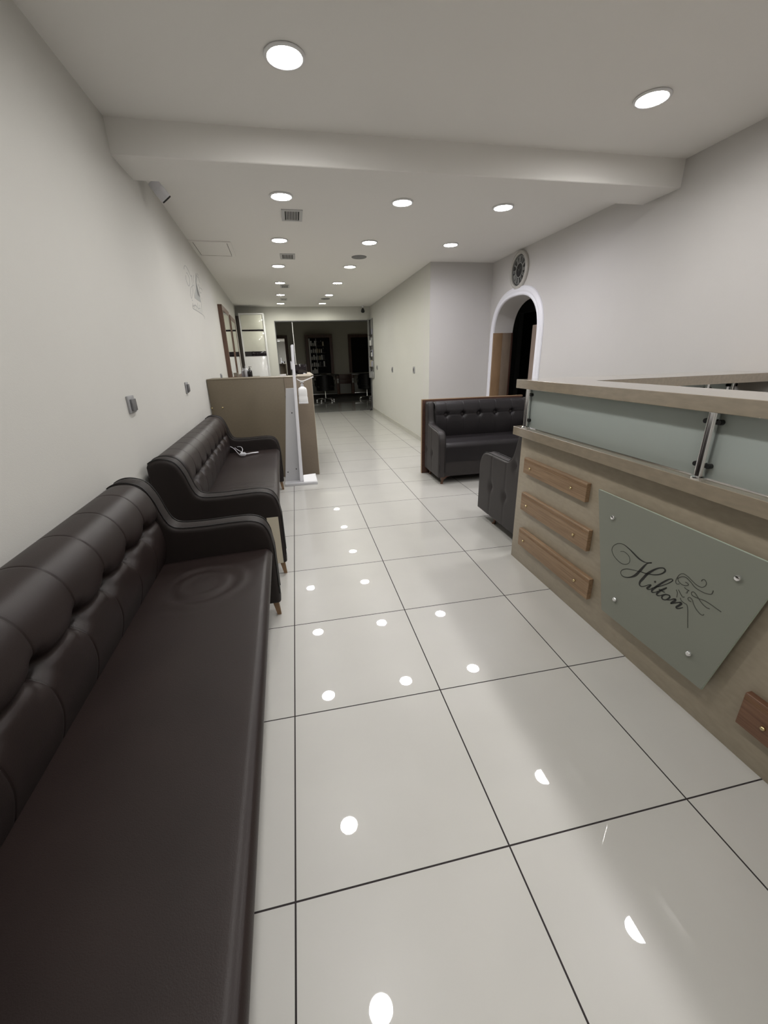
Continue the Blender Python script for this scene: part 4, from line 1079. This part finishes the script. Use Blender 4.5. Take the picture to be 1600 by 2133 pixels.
t = thing('sanitiser_bottle', 'white square pump bottle held in the sanitiser stand', 'bottle', (0.189, 3.888, 0.8955))
bm = bmesh.new()
def rr(hw, hd, z, n=6, rad=0.012):
    out = []
    for cx2, cy2, a0 in ((hw-rad, hd-rad, 0), (-hw+rad, hd-rad, 90), (-hw+rad, -hd+rad, 180), (hw-rad, -hd+rad, 270)):
        for k in range(n):
            a_ = math.radians(a0+90*k/(n-1)); out.append(bm.verts.new((cx2+rad*math.cos(a_), cy2+rad*math.sin(a_), z)))
    return out
rows = [rr(0.047, 0.033, 0.0), rr(0.048, 0.034, 0.008), rr(0.047, 0.034, 0.045), rr(0.044, 0.032, 0.058), rr(0.046, 0.034, 0.072), rr(0.045, 0.034, 0.118), rr(0.040, 0.030, 0.138), rr(0.022, 0.018, 0.150, rad=.010), rr(0.014, 0.014, 0.158, rad=.010)]
for ra, rb in zip(rows, rows[1:]):
    n = len(ra)
    for i in range(n): bm.faces.new((ra[i], ra[(i+1) % n], rb[(i+1) % n], rb[i]))
bm.faces.new(rows[0][::-1]); bm.faces.new(rows[-1])
obj('body', bm, M_white, t, auto=50)
bm = bmesh.new(); lathe(bm, [(0.015, 0.158), (0.015, 0.176), (0.007, 0.178), (0.007, 0.192), (0.020, 0.193), (0.020, 0.204)], 18); obj('pump', bm, M_whitep, t, auto=40)

# ================================================================== NICHE WITH PRODUCTS (corridor end)
nx = cx_(NY0)
t = thing('product_shelf', 'tall narrow open product shelf in the corridor wall beside the salon opening', 'shelf', (nx-0.004, NY0+0.018, 0), math.radians(9.7))
ya, yb = 0.002, 0.355
M_sh = mat('shelf_frame_grey', (0.32, 0.32, 0.31), 0.4)
bm = bmesh.new()
x0_, x1_ = -0.012, 0.028
bx(bm, x0_, x1_, ya, ya+0.018, NZ0+.002, NZ1-.002); bx(bm, x0_, x1_, yb-0.018, yb, NZ0+.002, NZ1-.002)
bx(bm, x0_, x1_, ya+.018, yb-.018, NZ0+.002, NZ0+.02); bx(bm, x0_, x1_, ya+.018, yb-.018, NZ1-.02, NZ1-.002)
obj('frame', bm, M_sh, t)
bm = bmesh.new(); bx(bm, 0.12, 0.13, ya, yb, NZ0+.002, NZ1-.002); obj('back_panel', bm, M_dark, t)
levels = [NZ0+0.02, 1.10, 1.345, 1.60, 1.855]
for z in levels[1:]:
    bm = bmesh.new(); bx(bm, 0.0, 0.12, ya+.018, yb-.018, z-0.012, z); obj('shelf_board', bm, mat('shelf_dark', (0.05, 0.045, 0.04), 0.5), t)
rnd = random.Random(3)
cols = [('prod_white', (0.6, 0.6, 0.58)), ('prod_cream', (0.5, 0.45, 0.33)), ('prod_grey', (0.3, 0.3, 0.3)), ('prod_black', (0.02, 0.02, 0.02)), ('prod_lilac', (0.42, 0.42, 0.55))]
lvn = ['bottom', 'second', 'middle', 'fourth', 'top']
def product(x, y, z, r, h, kind, m, label, group, rz=0):
    t = thing('product_' + ('bottle' if kind else 'box'), label, 'bottle' if kind else 'box', (x, y, z), rz, group)
    if kind:
        bm = bmesh.new(); lathe(bm, [(r, 0), (r, h*0.68), (r*0.5, h*0.78), (r*0.38, h*0.8)], 12); obj('body', bm, m, t, auto=50)
        bm = bmesh.new(); lathe(bm, [(r*0.42, h*0.8), (r*0.42, h)], 10); obj('cap', bm, M_black if m is not MATS.get('prod_black') else M_grey, t)
    else:
        box('carton', -r, r, -r, r, 0, h, m, t)
        box('flap', -r*0.98, r*0.98, -r*0.98, r*0.98, h+0.0002, h+0.0015, M_whitep, t)
for li, z in enumerate(levels):
    for k in range(4):
        c = cols[rnd.choice([0, 0, 1, 2, 4, 3])]
        if li == 4 and k != 1: continue
        h = rnd.uniform(0.13, 0.19)
        lx, ly = 0.034+rnd.uniform(0, .01), 0.055+0.08*k
        ca, sa = math.cos(math.radians(9.7)), math.sin(math.radians(9.7))
        product(nx-0.004+lx*ca-ly*sa, NY0+0.018+lx*sa+ly*ca, z+0.0005, 0.028, h, rnd.random() < 0.6 and li < 4, mat(c[0], c[1], 0.4),
                'hair product on the %s level of the corridor shelf, %s from the near end' % (lvn[li], ordn[k]), 'hair products on the %s level of the corridor shelf' % lvn[li])

# ================================================================== UNLIT SALON
def frame_mirror(x0, x1, z0, z1, label, glass=True, niche=False):
    t = thing('salon_mirror' if not niche else 'display_niche', label, 'mirror' if not niche else 'shelf', ((x0+x1)/2, YB, (z0+z1)/2), 0)
    a = (x1-x0)/2; b = (z1-z0)/2; f = 0.10; dd = -0.34 if niche else -0.06
    bm = bmesh.new()
    for q in ((-a, -a+f, -b, b), (a-f, a, -b, b), (-a+f, a-f, b-f, b)):
        bx(bm, q[0], q[1], dd, -0.001, q[2], q[3])
    obj('frame', bm, M_walnut, t)
    if not niche:
        bm = bmesh.new(); bx(bm, -a+f, a-f, -0.05, -0.002, -b, b-f); obj('glass', bm, M_mirror if glass else mat('dark_mirror', (0.05, 0.05, 0.05), 0.05, metal=1.0), t)
    return t
lm_ = frame_mirror(-0.95, -0.015, 0.84, 2.09, 'left wood-framed salon mirror reflecting the bright corridor')
lm_.location.y = YB-0.018; lm_.rotation_euler = (0, 0, math.radians(1.9))
nt_ = frame_mirror(0.56, 1.465, 0.84, 2.09, 'dark wood-framed display with shelves of hair products, middle of the salon', niche=True)
frame_mirror(2.03, 2.95, 0.84, 2.09, 'right wood-framed salon mirror, almost black', glass=False)
bm = bmesh.new(); bx(bm, -0.352, 0.352, -0.012, -0.002, -0.62, 0.52); obj('back_panel', bm, M_dark, nt_)
bm = bmesh.new(); bx(bm, -0.340, -0.305, -0.36, -0.30, -0.60, 0.50); obj('jamb_reflection', bm, mat('prod_white', (0.6, 0.6, 0.58), 0.4), nt_)  # white strip modelled in place of a jamb's reflection
bm = bmesh.new(); bx(bm, -0.115, -0.095, -0.35, -0.32, -0.60, 0.50); obj('grey_upright', bm, mat('shelf_frame_grey', (0.32, 0.32, 0.31), 0.4), nt_)
nl = [-0.60, -0.385, -0.165, 0.055, 0.275]
for k, z in enumerate(nl):
    bm = bmesh.new(); bx(bm, -0.30, 0.20, -0.30, -0.013, z-0.012, z); obj('shelf_board', bm, mat('shelf_dark', (0.05, 0.045, 0.04), 0.5), nt_)
zc_ = (0.84+2.09)/2; xc_ = (0.56+1.465)/2
for li, z in enumerate(nl):
    for k in range(7 if li else 3):
        x = xc_-0.265+0.066*k
        c = cols[0 if k < 3 else rnd.choice([0, 2, 3, 1])]
        product(x, YB-0.27, zc_+z+0.0005, 0.022 if li else 0.03, rnd.uniform(0.12, 0.17), rnd.random() < 0.7, mat(c[0], c[1], 0.4),
                'hair product on the %s shelf of the salon display, %s from the left' % (lvn[li], ordn[k]), 'hair products on the %s shelf of the salon display' % lvn[li])
def station(x0, x1, label):
    t = thing('styling_station', label, 'styling station', ((x0+x1)/2, YB-0.02, 0))
    a = (x1-x0)/2
    box('top', -a, a, -0.42, -0.002, 0.775, 0.815, mat('station_top', (0.06, 0.05, 0.045), 0.2), t, 0.002)
    box('side_panel', -a, -a+0.08, -0.38, -0.002, 0.145, 0.774, M_walnut, t, 0.002)
    box('side_panel', a-0.08, a, -0.38, -0.002, 0.145, 0.774, M_walnut, t, 0.002)
    box('modesty_panel', -a+0.08, a-0.08, -0.30, -0.28, 0.17, 0.50, mat('station_grey', (0.18, 0.18, 0.165), 0.5), t, 0.002)
    box('foot_bar', -a+0.08, a-0.08, -0.40, -0.37, 0.165, 0.185, M_steel, t, 0.002)
    for s in (-1, 1):
        o = box('socket_plate', s*(a-0.04)-0.035, s*(a-0.04)+0.035, -0.392, -0.381, 0.52, 0.67, mat('socket_pale', (0.4, 0.4, 0.38), 0.4), t, 0.002)
        box('socket_hole', s*(a-0.04)-0.010, s*(a-0.04)+0.010, -0.3935, -0.3922, 0.59, 0.63, M_black, o)
station(0.46, 1.60, 'middle salon styling station with dark top behind the left chair')
station(2.05, 3.15, 'right salon styling station with dark top behind the right chair')
t = thing('drawer_unit', 'dark red-brown drawer unit with pale lower door between the two styling stations', 'drawer unit', (1.83, YB-0.02, 0))
box('carcass', -0.215, 0.205, -0.33, -0.002, 0.145, 0.80, M_walnut, t, 0.002)
box('drawer', -0.20, 0.19, -0.345, -0.331, 0.62, 0.775, wood('mahogany', (0.035, 0.014, 0.008), (0.06, 0.025, 0.015), (3, 20, 30)), t, 0.002)
box('drawer', -0.20, 0.19, -0.345, -0.331, 0.50, 0.61, MATS['mahogany'], t, 0.002)
box('door', -0.20, 0.19, -0.345, -0.331, 0.165, 0.49, mat('station_grey', (0.18, 0.18, 0.165), 0.5), t, 0.002)
def salon_chair(x, y, rz, label):
    t = thing('salon_chair', label, 'chair', (x, y, 0), rz, 'black salon chairs')
    for k in range(5):
        a = 2*PI*k/5+0.3
        bm = bmesh.new(); tube(bm, [(0.03*math.cos(a), 0.03*math.sin(a), 0.085), (0.17*math.cos(a), 0.17*math.sin(a), 0.08), (0.30*math.cos(a), 0.30*math.sin(a), 0.06)], 0.018, 8, radii=[0.024, 0.019, 0.013])
        lg = obj('base_leg', bm, M_chrome, t, smooth=True)
        bm = bmesh.new(); lathe(bm, [(0.012, -0.012), (0.025, -0.010), (0.025, 0.010), (0.012, 0.012)], 14, (0.30*math.cos(a), 0.30*math.sin(a), 0.025), 'y'); obj('caster', bm, M_steel, lg, auto=40)
    bm = bmesh.new(); lathe(bm, [(0.035, 0.07), (0.035, 0.11), (0.022, 0.13), (0.022, 0.40), (0.05, 0.41)], 18); obj('gas_lift', bm, M_chrome, t, auto=40)
    bm = bmesh.new(); bx(bm, -0.27, 0.27, -0.25, 0.25, 0.41, 0.53); bmesh.ops.bevel(bm, geom=bm.edges[:], offset=0.05, segments=4, affect='EDGES'); obj('seat', bm, M_black, t, smooth=True)
    bm = bmesh.new()
    def fc(i, j):
        u = -1+2*i/20; v = j/14
        return (0.29*math.sin(u*1.15)/math.sin(1.15)*1.0, -0.25+0.30*(1-math.cos(u*1.15)), 0.34+v*(0.50-0.10*u*u))
    grid(bm, 21, 15, fc); bmesh.ops.solidify(bm, geom=bm.faces[:], thickness=0.05); obj('backrest', bm, M_black, t, smooth=True)
    for s in (-1, 1):
        bm = bmesh.new(); tube(bm, [(s*0.29, -0.1, 0.46), (s*0.31, -0.1, 0.66), (s*0.31, 0.2, 0.66), (s*0.29, 0.22, 0.47)], 0.016, 8); obj('armrest', bm, M_black, t, smooth=True)
salon_chair(1.06, 13.55, 0.05, 'black swivel salon chair with chrome five-star base, left one seen through the opening')
salon_chair(2.50, 13.75, -0.5, 'black swivel salon chair half hidden by the right edge of the opening')
